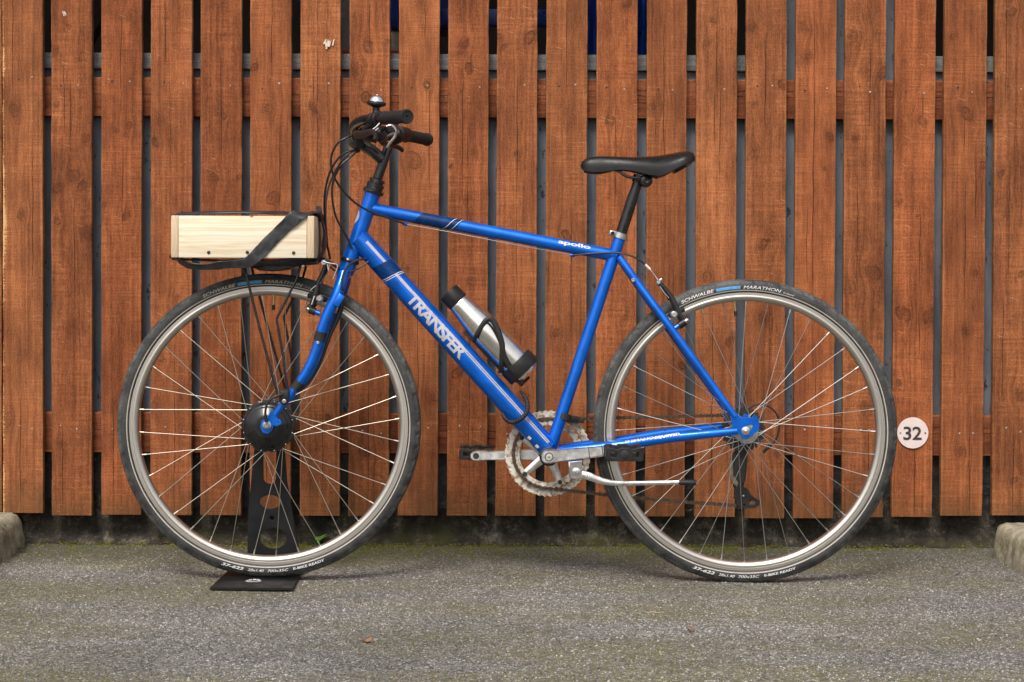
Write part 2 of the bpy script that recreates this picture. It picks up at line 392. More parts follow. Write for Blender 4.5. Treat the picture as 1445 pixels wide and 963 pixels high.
def upstand_material():
    m = Mat('mottled_black_base', 0.5, spec=0.5)  # mottled near-black surface of the upstand
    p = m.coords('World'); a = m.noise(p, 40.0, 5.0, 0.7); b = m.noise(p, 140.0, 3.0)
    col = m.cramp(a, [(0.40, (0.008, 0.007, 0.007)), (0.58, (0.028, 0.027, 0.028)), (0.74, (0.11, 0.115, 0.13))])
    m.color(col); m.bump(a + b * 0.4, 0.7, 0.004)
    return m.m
MATS['wall_dark'] = upstand_material()

# ------------------------------------------------------------------ mesh helpers
class MB:
    """collects vertices and faces in world coordinates"""
    def __init__(s): s.v, s.f = [], []
    def add(s, vs_, fs_):
        o = len(s.v); s.v += [Vector(v) for v in vs_]; s.f += [tuple(i + o for i in f) for f in fs_]; return s
    def tube(s, pts, r, seg=14, cap=True, smooth=0, flat=None):
        pts = [Vector(p) for p in pts]; rs = list(r) if isinstance(r, (list, tuple)) else [r] * len(pts)
        if smooth: pts, rs = catmull(pts, rs, smooth)
        n = len(pts); rings = []; nrm = None
        for i in range(n):
            t = (pts[min(i + 1, n - 1)] - pts[max(i - 1, 0)]).normalized()
            if nrm is None:
                ref = Vector((0, 1, 0)) if abs(t.y) < 0.9 else Vector((0, 0, 1))
                nrm = (ref - t * ref.dot(t)).normalized()
            else:
                nrm = (nrm - t * nrm.dot(t)).normalized()
            b = t.cross(nrm)
            fl = flat if flat else (1.0, 1.0)
            rings.append([pts[i] + (nrm * math.cos(2 * math.pi * k / seg) * fl[0] + b * math.sin(2 * math.pi * k / seg) * fl[1]) * rs[i] for k in range(seg)])
        s.loft(rings, cap); return s
    def loft(s, rings, cap=True, closed=True):
        o = len(s.v); m = len(rings[0])
        for rg in rings: s.v += [Vector(p) for p in rg]
        for i in range(len(rings) - 1):
            for k in range(m if closed else m - 1):
                k2 = (k + 1) % m
                s.f.append((o + i * m + k, o + i * m + k2, o + (i + 1) * m + k2, o + (i + 1) * m + k))
        if cap:
            s.f.append(tuple(o + k for k in reversed(range(m)))); e = o + (len(rings) - 1) * m
            s.f.append(tuple(e + k for k in range(m)))
        return s
    def lathe(s, prof, c, ax=(0, 1, 0), seg=32, closed=False, cap=True):
        """prof: (radius, distance along ax)"""
        c = Vector(c); ax = Vector(ax).normalized(); ref = Vector((0, 0, 1)) if abs(ax.z) < 0.9 else Vector((1, 0, 0))
        u = (ref - ax * ref.dot(ax)).normalized(); w = ax.cross(u)
        rings = [[c + ax * h + (u * math.cos(2 * math.pi * k / seg) + w * math.sin(2 * math.pi * k / seg)) * max(r, 1e-5) for k in range(seg)] for r, h in prof]
        if closed: rings.append(rings[0]); return s.loft(rings, False)
        return s.loft(rings, cap)
    def box(s, lo, hi, bev=0.0):
        (x0, y0, z0), (x1, y1, z1) = lo, hi
        b = min(bev, (x1 - x0) * .45, (y1 - y0) * .45, (z1 - z0) * .45)
        if b <= 0:
            return s.add([(x0, y0, z0), (x1, y0, z0), (x1, y1, z0), (x0, y1, z0), (x0, y0, z1), (x1, y0, z1), (x1, y1, z1), (x0, y1, z1)],
                         [(3, 2, 1, 0), (4, 5, 6, 7), (0, 1, 5, 4), (1, 2, 6, 5), (2, 3, 7, 6), (3, 0, 4, 7)])
        bm = bmesh.new(); bmesh.ops.create_cube(bm, size=1.0)
        for v in bm.verts: v.co = Vector((x0 if v.co.x < 0 else x1, y0 if v.co.y < 0 else y1, z0 if v.co.z < 0 else z1))
        bmesh.ops.bevel(bm, geom=bm.edges[:], offset=b, segments=2, profile=0.5, affect='EDGES')
        return s.bm(bm)
    def obox(s, c, ax, up, size, bev=0.0):
        """box with its long side along ax"""
        ax = Vector(ax).normalized(); up = Vector(up); up = (up - ax * up.dot(ax)).normalized(); w = ax.cross(up); c = Vector(c)
        t = MB().box(tuple(-v / 2 for v in size), tuple(v / 2 for v in size), bev)
        return s.add([c + ax * v.x + w * v.y + up * v.z for v in t.v], t.f)
    def bm(s, bm):
        bm.verts.index_update(); vs_ = [v.co.copy() for v in bm.verts]; fs_ = [tuple(v.index for v in f.verts) for f in bm.faces]
        bm.free(); return s.add(vs_, fs_)
    def plate(s, outs, y0, y1, bev=0.0):
        """outline(s) in the x-z plane (first outside, others holes) given thickness from y0 to y1"""
        cu = bpy.data.curves.new('t', 'CURVE'); cu.dimensions = '2D'; cu.fill_mode = 'BOTH'
        cu.extrude = max((y1 - y0) / 2 - bev, 1e-5); cu.bevel_depth = bev; cu.bevel_resolution = 1
        for o in outs:
            sp = cu.splines.new('POLY'); sp.points.add(len(o) - 1); sp.use_cyclic_u = True
            for q, (x, z) in zip(sp.points, o): q.co = (x, z, 0, 1)
        me, ob = curve_mesh(cu)
        yc = (y0 + y1) / 2
        s.add([(v.co.x, yc - v.co.z, v.co.y) for v in me.vertices], [tuple(p.vertices) for p in me.polygons])
        bpy.data.meshes.remove(me); return s
    def map(s, fn): s.v = [Vector(fn(v)) for v in s.v]; return s

def curve_mesh(cu):
    ob = bpy.data.objects.new('t', cu); COL.objects.link(ob)
    dg = bpy.context.evaluated_depsgraph_get(); dg.update()
    me = bpy.data.meshes.new_from_object(ob.evaluated_get(dg))
    bpy.data.objects.remove(ob); 
    (bpy.data.curves.remove(cu))
    return me, None

def catmull(pts, rs, n):
    P0 = [pts[0] * 2 - pts[1]] + pts + [pts[-1] * 2 - pts[-2]]; out, ro = [], []
    for i in range(1, len(P0) - 2):
        a, b, c, d = P0[i - 1:i + 3]
        for k in range(n):
            t = k / n
            out.append(0.5 * ((2 * b) + (c - a) * t + (2 * a - 5 * b + 4 * c - d) * t * t + (3 * b - a - 3 * c + d) * t ** 3))
            ro.append(rs[i - 1] * (1 - t) + rs[i] * t)
    out.append(pts[-1]); ro.append(rs[-1]); return out, ro

WLOC = {}
def link_mesh(name, mb, mat, parent=None, angle=35.0, centre=None):
    """one mesh object; its origin sits in the middle of it"""
    lo = Vector([min(v[i] for v in mb.v) for i in range(3)]); hi = Vector([max(v[i] for v in mb.v) for i in range(3)])
    c = Vector(centre) if centre is not None else (lo + hi) / 2
    me = bpy.data.meshes.new(name); me.from_pydata([tuple(v - c) for v in mb.v], [], mb.f); me.validate()
    bm = bmesh.new(); bm.from_mesh(me); bmesh.ops.recalc_face_normals(bm, faces=bm.faces[:]); bm.to_mesh(me); bm.free()
    me.materials.append(MATS[mat] if isinstance(mat, str) else mat)
    if angle:
        me.shade_smooth(); me.set_sharp_from_angle(angle=R_(angle))
    o = bpy.data.objects.new(name, me); COL.objects.link(o)
    WLOC[o] = c.copy()
    if parent is not None:
        o.parent = parent; o.location = c - WLOC[parent]
    else: o.location = c
    return o
def empty(name, loc, parent=None):
    o = bpy.data.objects.new(name, None); COL.objects.link(o); o.empty_display_size = 0.05; WLOC[o] = Vector(loc)
    if parent is not None: o.parent = parent; o.location = Vector(loc) - WLOC[parent]
    else: o.location = loc
    return o
def copy_to(o, loc, parent=None, rot=None):
    c = o.copy(); COL.objects.link(c); WLOC[c] = Vector(loc); c.parent = parent
    c.location = Vector(loc) - (WLOC[parent] if parent is not None else Vector())
    if rot is not None: c.rotation_euler = rot
    return c
def tag(o, label=None, cat=None, group=None, kind=None):
    for k, v in (('label', label), ('category', cat), ('group', group), ('kind', kind)):
        if v: o[k] = v
    return o
def rnd(a, b): return random.uniform(a, b)
def circ(cx, cz, r, n=24, rz=None, ph=0.0):
    rz = rz or r
    return [(cx + r * math.cos(2 * math.pi * k / n + ph), cz + rz * math.sin(2 * math.pi * k / n + ph)) for k in range(n)]

def text_flat(txt, W, H, bold=0.0, shear=0.0, spacing=1.0):
    """letters fitted to a W x H field, finely cut so that they can be laid on a curve"""
    cu = bpy.data.curves.new('t', 'FONT'); cu.body = txt; cu.fill_mode = 'FRONT'; cu.dimensions = '2D'
    cu.offset = bold; cu.shear = shear; cu.space_character = spacing; cu.resolution_u = 4
    me, _ = curve_mesh(cu)
    bm = bmesh.new(); bm.from_mesh(me); bpy.data.meshes.remove(me)
    xs = [v.co.x for v in bm.verts]; ys = [v.co.y for v in bm.verts]
    x0, x1, y0, y1 = min(xs), max(xs), min(ys), max(ys)
    for v in bm.verts: v.co = Vector(((v.co.x - x0) / (x1 - x0) * W, (v.co.y - y0) / (y1 - y0) * H, 0))
    for axis, L, step in ((0, W, max(W / 60, 0.002)), (1, H, max(H / 14, 0.0012))):
        t = step
        while t < L:
            co = [0, 0, 0]; no = [0, 0, 0]; co[axis] = t; no[axis] = 1
            bmesh.ops.bisect_plane(bm, geom=bm.verts[:] + bm.edges[:] + bm.faces[:], plane_co=co, plane_no=no)
            t += step
    return MB().bm(bm)
def quad_flat(W, H, nu=24, nv=8, sl=0.0):
    m = MB()
    m.add([(W * i / nu + sl * (j / nv), H * j / nv, 0) for j in range(nv + 1) for i in range(nu + 1)],
          [(j * (nu + 1) + i, j * (nu + 1) + i + 1, (j + 1) * (nu + 1) + i + 1, (j + 1) * (nu + 1) + i) for j in range(nv) for i in range(nu)])
    return m

# ------------------------------------------------------------------ ground
FENCE_Y, RAIL_Y, PLINTH_Y, PANEL_Y = 0.435, 0.459, 0.485, 0.492
def gz(x, y):
    n = mnoise.noise(Vector((x * 1.7, y * 1.7, 0))) * 0.004 + mnoise.noise(Vector((x * 9, y * 9, 4))) * 0.0018
    near = max(0.0, 1 - (x * x + max(0, abs(y) - .3) ** 2) / 6.0)
    rise = 0.012 * max(0.0, min(1.0, (y - 0.36) / 0.13)) ** 2
    return min(-0.0005, (n * .7 - 0.0022) * near) + rise
def ground():
    xs = [-60, -30, -15, -8, -5, -3.5, -2.6] + [-2 + i * 0.025 for i in range(161)] + [2.6, 3.5, 5, 8, 15, 30, 60]
    ys = [-60, -30, -15, -8, -5, -3.5, -2.5] + [-1.7 + i * 0.025 for i in range(95)] + [0.8, 2, 5, 12, 30, 60]
    m = MB(); nx = len(xs)
    m.add([(x, y, gz(x, y)) for y in ys for x in xs], [(j * nx + i, j * nx + i + 1, (j + 1) * nx + i + 1, (j + 1) * nx + i) for j in range(len(ys) - 1) for i in range(nx - 1)])
    o = link_mesh('ground', m, 'asphalt', angle=60, centre=(0, 0, 0))
    tag(o, 'weathered grey asphalt yard speckled with stone chips and moss', 'asphalt', kind='structure')
ground()

# ------------------------------------------------------------------ low wall under the fence
def plinth():
    root = empty('low_wall', (0, PLINTH_Y, 0)); tag(root, 'low dark stained concrete wall under the slatted fence', 'wall')
    m = MB(); nx, nz = 560, 24
    vs_ = []
    for j in range(nz + 1):
        for i in range(nx + 1):
            x = -2.1 + 4.2 * i / nx; z = -0.03 + 0.165 * j / nz
            q = Vector((x * 11, z * 14, 1.3))
            d = mnoise.fractal(q, 0.9, 2.1, 5) * 0.008 + mnoise.noise(Vector((x * 2.1, z * 3, 9))) * 0.006
            y = PLINTH_Y + d + 0.004 * max(0, z) / 0.13 - 0.016 * max(0.0, 1 - max(0, z - 0.01) / 0.02)
            vs_.append((x, y, z))
    m.add(vs_, [(j * (nx + 1) + i, j * (nx + 1) + i + 1, (j + 1) * (nx + 1) + i + 1, (j + 1) * (nx + 1) + i) for j in range(nz) for i in range(nx)])
    o = len(m.v); top = nz * (nx + 1)
    m.v += [Vector((-2.1 + 4.2 * i / nx, 0.66, 0.135)) for i in range(nx + 1)]
    m.f += [(top + i, top + i + 1, o + i + 1, o + i) for i in range(nx)]
    link_mesh('face', m, 'plinth', root, angle=70)
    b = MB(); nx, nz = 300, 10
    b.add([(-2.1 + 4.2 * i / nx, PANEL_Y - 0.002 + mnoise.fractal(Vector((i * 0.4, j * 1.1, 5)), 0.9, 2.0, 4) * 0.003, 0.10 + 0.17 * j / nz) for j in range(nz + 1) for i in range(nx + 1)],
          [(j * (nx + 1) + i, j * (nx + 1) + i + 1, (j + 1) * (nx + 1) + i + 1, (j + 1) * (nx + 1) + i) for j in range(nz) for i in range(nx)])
    tag(link_mesh('upstand', b, 'wall_dark', root, angle=70), 'black upstand behind the board feet')
plinth()

# ------------------------------------------------------------------ shed behind the fence
def shed():
    zb = P(720, 640, PANEL_Y).z; zt = P(720, 101, PANEL_Y).z
    root = empty('shed', (0, PANEL_Y, 0)); tag(root, 'dark shed with blue-grey painted wall showing through the fence gaps', 'shed')
    def xx(px): return P(px, 50, PANEL_Y).x
    for i, (a, b, top) in enumerate(((-260, 395, zt), (397, 740, zt), (742, 1095, zt), (1097, 1290, 1.95), (1292, 1700, zt))):
        m = MB().box((xx(a), PANEL_Y + 0.002 * (i % 2), zb - 0.03), (xx(b), PANEL_Y + 0.02, top))
        link_mesh('panel', m, 'panel', root)
    for a, b in ((-260, 1095), (1292, 1700)):
        z0, z1 = P(720, 102, 0.478).z, P(720, 77, 0.478).z
        z0b = P(720, 99.5, 0.478).z
        s = link_mesh('sill', MB().box((xx(a), 0.476, z0b), (xx(b), 0.60, z1), 0.003), 'old_timber', root)
        s['seed'] = 3.1 + a; s['tint'] = 0.62; s['hue'] = .6; s['halfw'] = 0.05
    # back wall, roof and sides added to close the shed and keep it dark
    I = MB().box((-2.6, 2.4, 0.0), (2.6, 2.45, 2.3)); link_mesh('back_wall', I, 'interior', root)
    link_mesh('roof', MB().box((-2.6, PANEL_Y + 0.03, 2.3), (2.6, 2.45, 2.34)), 'interior', root)
    for x in (-2.6, 2.56): link_mesh('side_wall', MB().box((x, PANEL_Y + 0.03, 0.0), (x + 0.04, 2.4, 2.3)), 'interior', root)
    link_mesh('floor_deck', MB().box((-2.56, PANEL_Y + 0.03, 1.05), (2.56, 2.4, 1.08)), 'interior', root)
    m = MB().obox(P(134, 30, 0.62), P(150, 0, 0.62) - P(118, 60, 0.62), (0, 1, 0), (0.5, 0.04, 0.06)); link_mesh('brace', m, 'interior', root)
    # things kept inside, behind the gaps
    def inside(name, m, mat, label, cat):
        tag(link_mesh(name, m, mat), label, cat)
    y = 0.56
    a, b = P(816, -60, y), P(925, 76, y); f = MB()
    n = 40
    rings = []
    for j in range(12):
        z = b.z - 0.03 + (a.z - b.z + 0.1) * j / 11
        rings.append([Vector((a.x + (b.x - a.x) * i / n, y + 0.012 * math.sin(i * 0.9) + mnoise.noise(Vector((i * .3, j * .5, 2))) * 0.02, z)) for i in range(n + 1)] +
                     [Vector((a.x + (b.x - a.x) * i / n, y + 0.03, z)) for i in range(n, -1, -1)])
    f.loft(rings); inside('tarpaulin', f, 'blue_sheet', 'creased blue tarpaulin hanging inside the shed behind the fence gaps above the saddle', 'tarpaulin')
    a, b = P(600, 36, y), P(785, 13, y)
    inside('beam', MB().box((a.x, y, a.z), (b.x, y + 0.05, b.z), 0.005), 'blue_sheet', 'blue horizontal beam inside the shed behind the top gaps right of the bell', 'beam')
    a, b = P(545, 38, y), P(640, -70, y)
    inside('container', MB().box((a.x, y + 0.06, a.z), (b.x, y + 0.24, b.z), 0.02), 'blue_sheet', 'dark blue rounded container inside the shed above the bell', 'container')
    a, b = P(548, 74, y), P(585, 38, y)
    inside('panel_board', MB().box((a.x, y + 0.08, a.z), (b.x, y + 0.12, b.z), 0.008), 'cream', 'small cream board inside the shed below the dark blue container', 'board')
    a, b = P(470, 72, y), P(505, -70, y)
    inside('plank', MB().box((a.x, y, a.z), (b.x, y + 0.03, b.z), 0.002), 'grey_board', 'upright plain grey plank inside the shed above the brake lever', 'plank')
    a, b = P(470, 75, y), P(575, 72.5, y)
    inside('trim_strip', MB().box((a.x, y - 0.012, a.z), (b.x, y - 0.004, b.z)), 'red_line', 'thin red strip along the sill below the grey plank', 'strip')
shed()

# ------------------------------------------------------------------ fence
EDG = [(-58, 2.2, -55, 2.6), (3.6, 60, 4.4, 60.6), (72.2, 129.3, 72.8, 129.3), (143, 200, 143, 198.5), (212.7, 271, 212.3, 270), (283, 341, 283, 340),
       (353, 411, 352.5, 410), (424, 480.3, 423, 479), (493.3, 550, 491.5, 548.5), (563, 620.2, 561, 617.5), (632.6, 689.5, 630.8, 687), (701.5, 758.3, 699, 756),
       (771.2, 829, 768.3, 827), (842.3, 899.6, 840, 897), (913.3, 969.5, 910.5, 966), (983, 1040.2, 980, 1037), (1053.3, 1110.3, 1050, 1106.5),
       (1123.5, 1180.6, 1119.5, 1175.8), (1192.6, 1250.6, 1188.5, 1246), (1263.2, 1320.6, 1258.5, 1315.2), (1333.2, 1393, 1327.5, 1386.3), (1404.8, 1463, 1400, 1458)]
BOT = [722, 724, 727.5, 726.5, 727, 727, 727.5, 728, 728.5, 727.5, 727.8, 728, 728.3, 728.5, 729, 729.5, 731.5, 731.5, 730, 729.5, 728, 727.5]
KNOTS = [(20,157,6),(30,302,5),(10,593,8),(35,680,3),(97,38,4),(80,71,3),(80,147,6),(122,196,5),(105,249,7),(82,265,5),(116,263,7),(81,313,5),(123,328,7),(87,626,5),
 (180,24,7),(182,177,4),(177,191,3),(164,185,3),(179,305,6.5),(147,290,4),(219,201,4.5),(234,24,2.5),(227,505,5.5),(217,573,6),(250,420,4),(315,163,4.5),(302,251,6.5),(337,250,4),
 (298,584,4),(317,49,3),(380,153,7),(378,39,3),(359,95,4),(384,280,9),(366,560,4),(442,153,5),(434,263,7),(463,590,4),(447,420,6),(520,66,6.5),(505,97,8),(547,59,4),(516,137,6),(500,247,5),
 (516,640,5),(602,120,5),(584,226,11),(610,565,6),(575,380,4),(656,62,6),(663,98,8),(670,217,4),(660,282,4),(662,398,5),(645,526,7),(658,708,3),(636,235,3),(746,53,8),(712,66,4),(705,52,4),
 (728,217,3),(741,560,5),(730,450,4),(799,332,6),(790,150,3),(811,640,6),(785,470,5),(861,171,8),(885,6,5),(880,450,4),(868,600,5),(918,151,9),(963,516,4),(930,660,6),(998,391,6),(1006,30,4),
 (1000,60,4),(1012,600,6),(1030,480,5),(1061,39,7),(1060,220,6),(1064,149,4),(1075,346,7.5),(1090,336,6),(1103,120,5),(1076,450,5),(1098,640,5),(1134,38,6.5),(1141,80,6.5),(1172,193,5),(1163,238,3),
 (1125,303,3),(1131,480,3),(1160,560,5),(1204,52,9),(1217,101,9),(1246,102,8),(1231,385,9),(1200,405,7),(1240,475,4),(1220,575,9),(1206,195,3.5),(1302,172,7),(1269,286,4),(1295,305,2.5),(1275,444,9.5),
 (1312,446,8),(1268,541,5),(1363,160,8),(1344,52,4),(1388,233,5),(1376,386,4),(1363,469,3.5),(1356,638,5.5),(1428,17,5.5),(1441,387,6),(1443,559,9),(1431,678,5),(1412,245,5),(1420,300,5)]
CRACKS = [(18,-20,140),(29,560,726),(46,200,420),(90,90,190),(99,110,200),(105,280,420),(88,600,727),(171,20,160),(173,200,330),(160,560,727),(240,100,240),(233,-20,90),(246,480,727),(312,70,225),(318,420,727),
 (383,20,110),(395,175,300),(376,500,700),(448,-10,280),(442,100,170),(455,560,728),(522,-10,70),(530,150,300),(520,500,700),(600,-10,70),(606,125,270),(590,340,600),(665,75,105),(660,180,320),(662,440,728),
 (653,90,300),(730,90,290),(729,290,420),(738,560,728),(800,-10,130),(806,300,480),(790,560,728),(868,150,300),(872,480,728),(937,20,270),(926,130,200),(950,380,560),(1012,-10,140),(1008,128,210),(1016,128,260),
 (1005,430,728),(1080,40,200),(1086,380,520),(1076,560,730),(1149,15,280),(1147,220,410),(1139,290,400),(1150,480,730),(1228,60,180),(1210,240,420),(1225,600,730),(1302,130,165),(1298,285,400),(1290,600,730),(1297,440,500),
 (1361,165,215),(1377,210,310),(1362,255,420),(1368,600,728),(1420,-10,150),(1424,240,400),(1415,420,560),(1430,600,728)]
NAILS = [(27,112),(45,109),(86,121),(110,120),(158,115),(183,115),(232,116),(259,118),(297,120),(325,121),(370,125),(394,118),(438,122),(464,118),(511,126),(538,127),(581,124),(603,121),(650,129),(677,123),(715,119),(740,120),
 (789,122),(812,120),(856,124),(881,126),(929,126),(949,127),(1002,128),(1022,126),(1069,122),(1090,121),(1136,128),(1167,125),(1213,122),(1228,130),(1278,130),(1304,132),(1352,124),(1372,130),(1422,122),(1441,126)]
def fence():
    root = empty('fence', (0, FENCE_Y, 0.09)); tag(root, 'tall fence of upright reddish-brown stained boards with open gaps', 'fence')
    # rails behind the boards
    for (pa, pb) in ((166.5, 111.5), (641, 584)):
        zc = (P(722, pa, RAIL_Y).z, P(722, pb, RAIL_Y).z)
        r = link_mesh('rail', MB().box((-1.9, RAIL_Y, zc[0]), (1.9, RAIL_Y + 0.028, zc[1]), 0.003), 'rail', root)
        r['seed'] = 4.0 + pa; r['tint'] = 0.85; r['hue'] = .4; r['halfw'] = 0.05
        r['c0'] = (0.006, -1.9, 1.9); r['c1'] = (-0.012, -1.2, 0.6); r['c2'] = (0.02, -0.4, 1.6)
    nail_me = {}
    for i, (a0, a1, b0, b1) in enumerate(EDG):
        y = FENCE_Y + rnd(-0.002, 0.002) + (0.012 if i == 0 else 0)
        t = 0.0225
        tl, tr = P(a0, 60, y), P(a1, 60, y); bl, br = P(b0, 720, y), P(b1, 720, y)
        zbot = P((b0 + b1) / 2, BOT[i], y).z; ztop = 1.78
        def ex(z, p, q): return q.x + (p.x - q.x) * (z - q.z) / (p.z - q.z)
        cz = (zbot + ztop) / 2; cx = (ex(cz, tl, bl) + ex(cz, tr, br)) / 2; hw = (ex(cz, tr, br) - ex(cz, tl, bl)) / 2
        nz = 300; rings = []; NX = 26
        for j in range(nz + 1):
            z = zbot + (ztop - zbot) * j / nz
            l = ex(z, tl, bl) + mnoise.noise(Vector((i * 5.3, z * 14, 1))) * 0.0010 + mnoise.noise(Vector((i * 5.3, z * 70, 3))) * 0.0005
            r = ex(z, tr, br) + mnoise.noise(Vector((i * 5.3, z * 14, 8))) * 0.0010 + mnoise.noise(Vector((i * 5.3, z * 70, 6))) * 0.0005
            if i == 8 + 0 and 0: pass
            yo = y + mnoise.noise(Vector((i * 3.1, z * 1.5, 0))) * 0.0015
            c = 0.0018 + 0.0009 * mnoise.noise(Vector((i, z * 40, 4)))
            rings.append([(l + c + (r - l - 2 * c) * k / (NX - 1), yo, z) for k in range(NX)] + [(r, yo + c, z), (r, yo + t - c, z), (r - c, yo + t, z), (l + c, yo + t, z), (l, yo + t - c, z), (l, yo + c, z)])
        b = link_mesh('board', MB().loft(rings), 'board', root, angle=30, centre=(cx, y + t / 2, cz))
        co = np.empty(len(b.data.vertices) * 3, np.float32); b.data.vertices.foreach_get('co', co); co = co.reshape(-1, 3)
        warp = np.zeros(len(co), np.float32); kd = np.full(len(co), 9.0, np.float32); ks = np.zeros(len(co), np.float32)
        for kx, ky, kr in [k for k in KNOTS if a0 <= k[0] <= a1]:
            p = P(kx, ky, y); rr = M(kr, y); dx = (co[:, 0] - (p.x - cx)); dz = (co[:, 2] - (p.z - cz)); sk = ((kx * 7.3 + ky * 3.1) % 1.0 - .5) * .9
            dxx = dx + dz * sk; d2 = (dxx * dxx + dz * dz * (0.55 + ((kx * 1.7) % 1.0) * .5)) / (rr * rr)
            warp += dx * np.exp(-d2 * 0.20) * 0.75
            d = np.sqrt(d2); st = 0.55 + 0.45 * ((kx * 3.3 + ky) % 1.0); nn = d < kd; kd[nn] = d[nn]; ks[nn] = st
        for nme, arr in (('warp', warp), ('kd', np.minimum(kd, 5.0)), ('ks', ks)):
            at_ = b.data.attributes.new(nme, 'FLOAT', 'POINT'); at_.data.foreach_set('value', arr)
        b['seed'] = 1.7 + i * 3.37; b['tint'] = [0.72, 1.04, .86, .92, .98, .82, 1.02, 1.14, 1.00, 1.12, .88, 1.02, .94, 1.06, .90, 1.18, .96, 1.10, .90, 1.0, .92, .86][i]
        b['hue'] = [0.3, .9, .4, .1, .5, .2, .45, .8, .4, .7, .3, .6, .75, .35, .6, .9, .7, .3, .6, .1, .4, .7][i]
        b['halfw'] = hw; b['halfh'] = (ztop - zbot) / 2; b['bare'] = 1.0 if i == 1 else 0.0
        cs = [(P(x, y0, y), P(x, y1, y)) for x, y0, y1 in CRACKS if a0 <= x <= a1][:NC]
        for k, (p, q) in enumerate(cs): b['c%d' % k] = ((p.x + q.x) / 2 - cx, q.z - cz, p.z - cz)
        # nails: two at each rail
        ns = [(x, yy) for x, yy in NAILS if a0 <= x <= a1]
        ns += [(x + rnd(-2, 2), 606 + rnd(-6, 8)) for x, yy in ns]
        for q, (x, yy) in enumerate(ns):
            p = P(x, yy, y); kind = (i * 5 + q * 3) % 5 in (0, 2)  # true: dark colour stands in for a shaded nail hole
            if kind not in nail_me:
                prof = [(0.0001, -0.0010), (0.0016, -0.0012), (0.0024, -0.0006), (0.0026, 0.004)] if not kind else [(0.0001, 0.0002), (0.0012, -0.0002), (0.0020, -0.0007), (0.0027, -0.0005), (0.0028, 0.004)]
                n0 = link_mesh('nail', MB().lathe(prof, (0, 0, 0), (0, 1, 0), 10), 'grime' if kind else 'nail', b, centre=(0, 0, 0)); n0.location = p - WLOC[b]; WLOC[n0] = p; nail_me[kind] = n0
            else:
                n = copy_to(nail_me[kind], p, b); n.scale = [rnd(0.75, 1.15)] * 3
fence()
def paint_marks():
    boards = sorted([o for o in bpy.data.objects if o.name.startswith('board')], key=lambda o: WLOC[o].x)
    for i, px, py, w, h, lab in ((7, 466, 62, 17, 13, 'white scraped paint mark on the board'), (2, 91, 19, 6, 6, 'small white paint spot on the board')):
        y = FENCE_Y - 0.0034; rg = random.Random(i); m = MB()
        for k in range(9):
            y = FENCE_Y - 0.0034 - 0.00012 * k
            a = P(px - w / 2 + w * rg.random() * .8, py - h / 2 + h * rg.random() * .6, y); l = M(h * rg.uniform(.35, .75), y); d = M(rg.uniform(1.0, 2.6), y) * (.5 if w < 10 else 1)
            t = rg.uniform(-.3, .3) * l
            m.add([(a.x, y, a.z), (a.x + d, y, a.z + d * .3), (a.x + d + t, y, a.z - l), (a.x + t - d * .4, y, a.z - l * .9), (a.x, y + .0045, a.z), (a.x + d, y + .0045, a.z + d * .3), (a.x + d + t, y + .0045, a.z - l), (a.x + t - d * .4, y + .0045, a.z - l * .9)],
                  [(0, 1, 2, 3), (4, 7, 6, 5), (0, 4, 5, 1), (1, 5, 6, 2), (2, 6, 7, 3), (3, 7, 4, 0)])
        o = link_mesh('paint_mark', m, 'mark', boards[i]); o['label'] = lab
paint_marks()

# ------------------------------------------------------------------ kerb stones
def kerb(px_label, xe, sgn, y0, y1, h, label):
    prof = [(0.0, -0.04), (0.004, 0.02), (0.012, h - 0.022), (0.020, h - 0.008), (0.034, h), (0.10, h + 0.001), (0.15, h), (0.155, -0.04)]
    fine = []
    for a, b in zip(prof[:-1], prof[1:]):
        n = max(2, int(math.hypot(b[0] - a[0], b[1] - a[1]) / 0.008))
        fine += [(a[0] + (b[0] - a[0]) * k / n, a[1] + (b[1] - a[1]) * k / n) for k in range(n)]
    rings = []; n = 70
    for j in range(n + 1):
        y = y0 + (y1 - y0) * j / n
        e = max(0.0, 1 - (y1 - y) / 0.03); rd = 0.022 * e * e      # worn end by the wall
        rings.append([Vector((xe - sgn * 0 + sgn * (u + rd * (1 - u / .155) * .6), y, min(w, h - rd) )) + Vector((1, 1, 1)) * 0
                      + Vector((sgn, 0, -1)) * mnoise.fractal(Vector((u * 25, y * 25, w * 25)), 0.9, 2, 4) * 0.0035 for u, w in fine])
    o = link_mesh('kerb_stone', MB().loft(rings), 'kerb', angle=50)
    tag(o, label, 'kerb', 'kerb stones beside the parking bay')
kerb(0, P(31, 779, 0.40).x, -1, -0.75, 0.465, 0.092, 'pale mossy concrete kerb stone at the left end of the low wall')
kerb(0, P(1409, 791, 0.31).x, 1, -0.75, 0.40, 0.086, 'grey concrete kerb stone at the right end of the low wall')

# ------------------------------------------------------------------ grit, moss, weeds, fallen leaves
def scatter(name, mat, n, place, size, label, cat):
    m = MB(); rg = random.Random(5)
    for _ in range(n):
        x, y, z = place(rg); s = rg.uniform(*size)
        a = rg.uniform(0, 6.28); c, d = math.cos(a), math.sin(a); h = s * rg.uniform(0.35, 0.8)
        b = [(1, 0), (.4, .8), (-.7, .6), (-.9, -.3), (.1, -.9)]
        ring = [(x + s * (c * p - d * q) * rg.uniform(.7, 1.1), y + s * (d * p + c * q) * rg.uniform(.7, 1.1), z - s * 0.15) for p, q in b]
        o = len(m.v); m.v += [Vector(v) for v in ring] + [Vector((x + s * rg.uniform(-.35, .35), y + s * rg.uniform(-.35, .35), z + h))]
        m.f += [(o + k, o + (k + 1) % 5, o + 5) for k in range(5)]
    me = bpy.data.meshes.new(name); me.from_pydata([tuple(v) for v in m.v], [], m.f); me.materials.append(MATS[mat])
    ob = bpy.data.objects.new(name, me); COL.objects.link(ob); tag(ob, label, cat, kind='stuff')
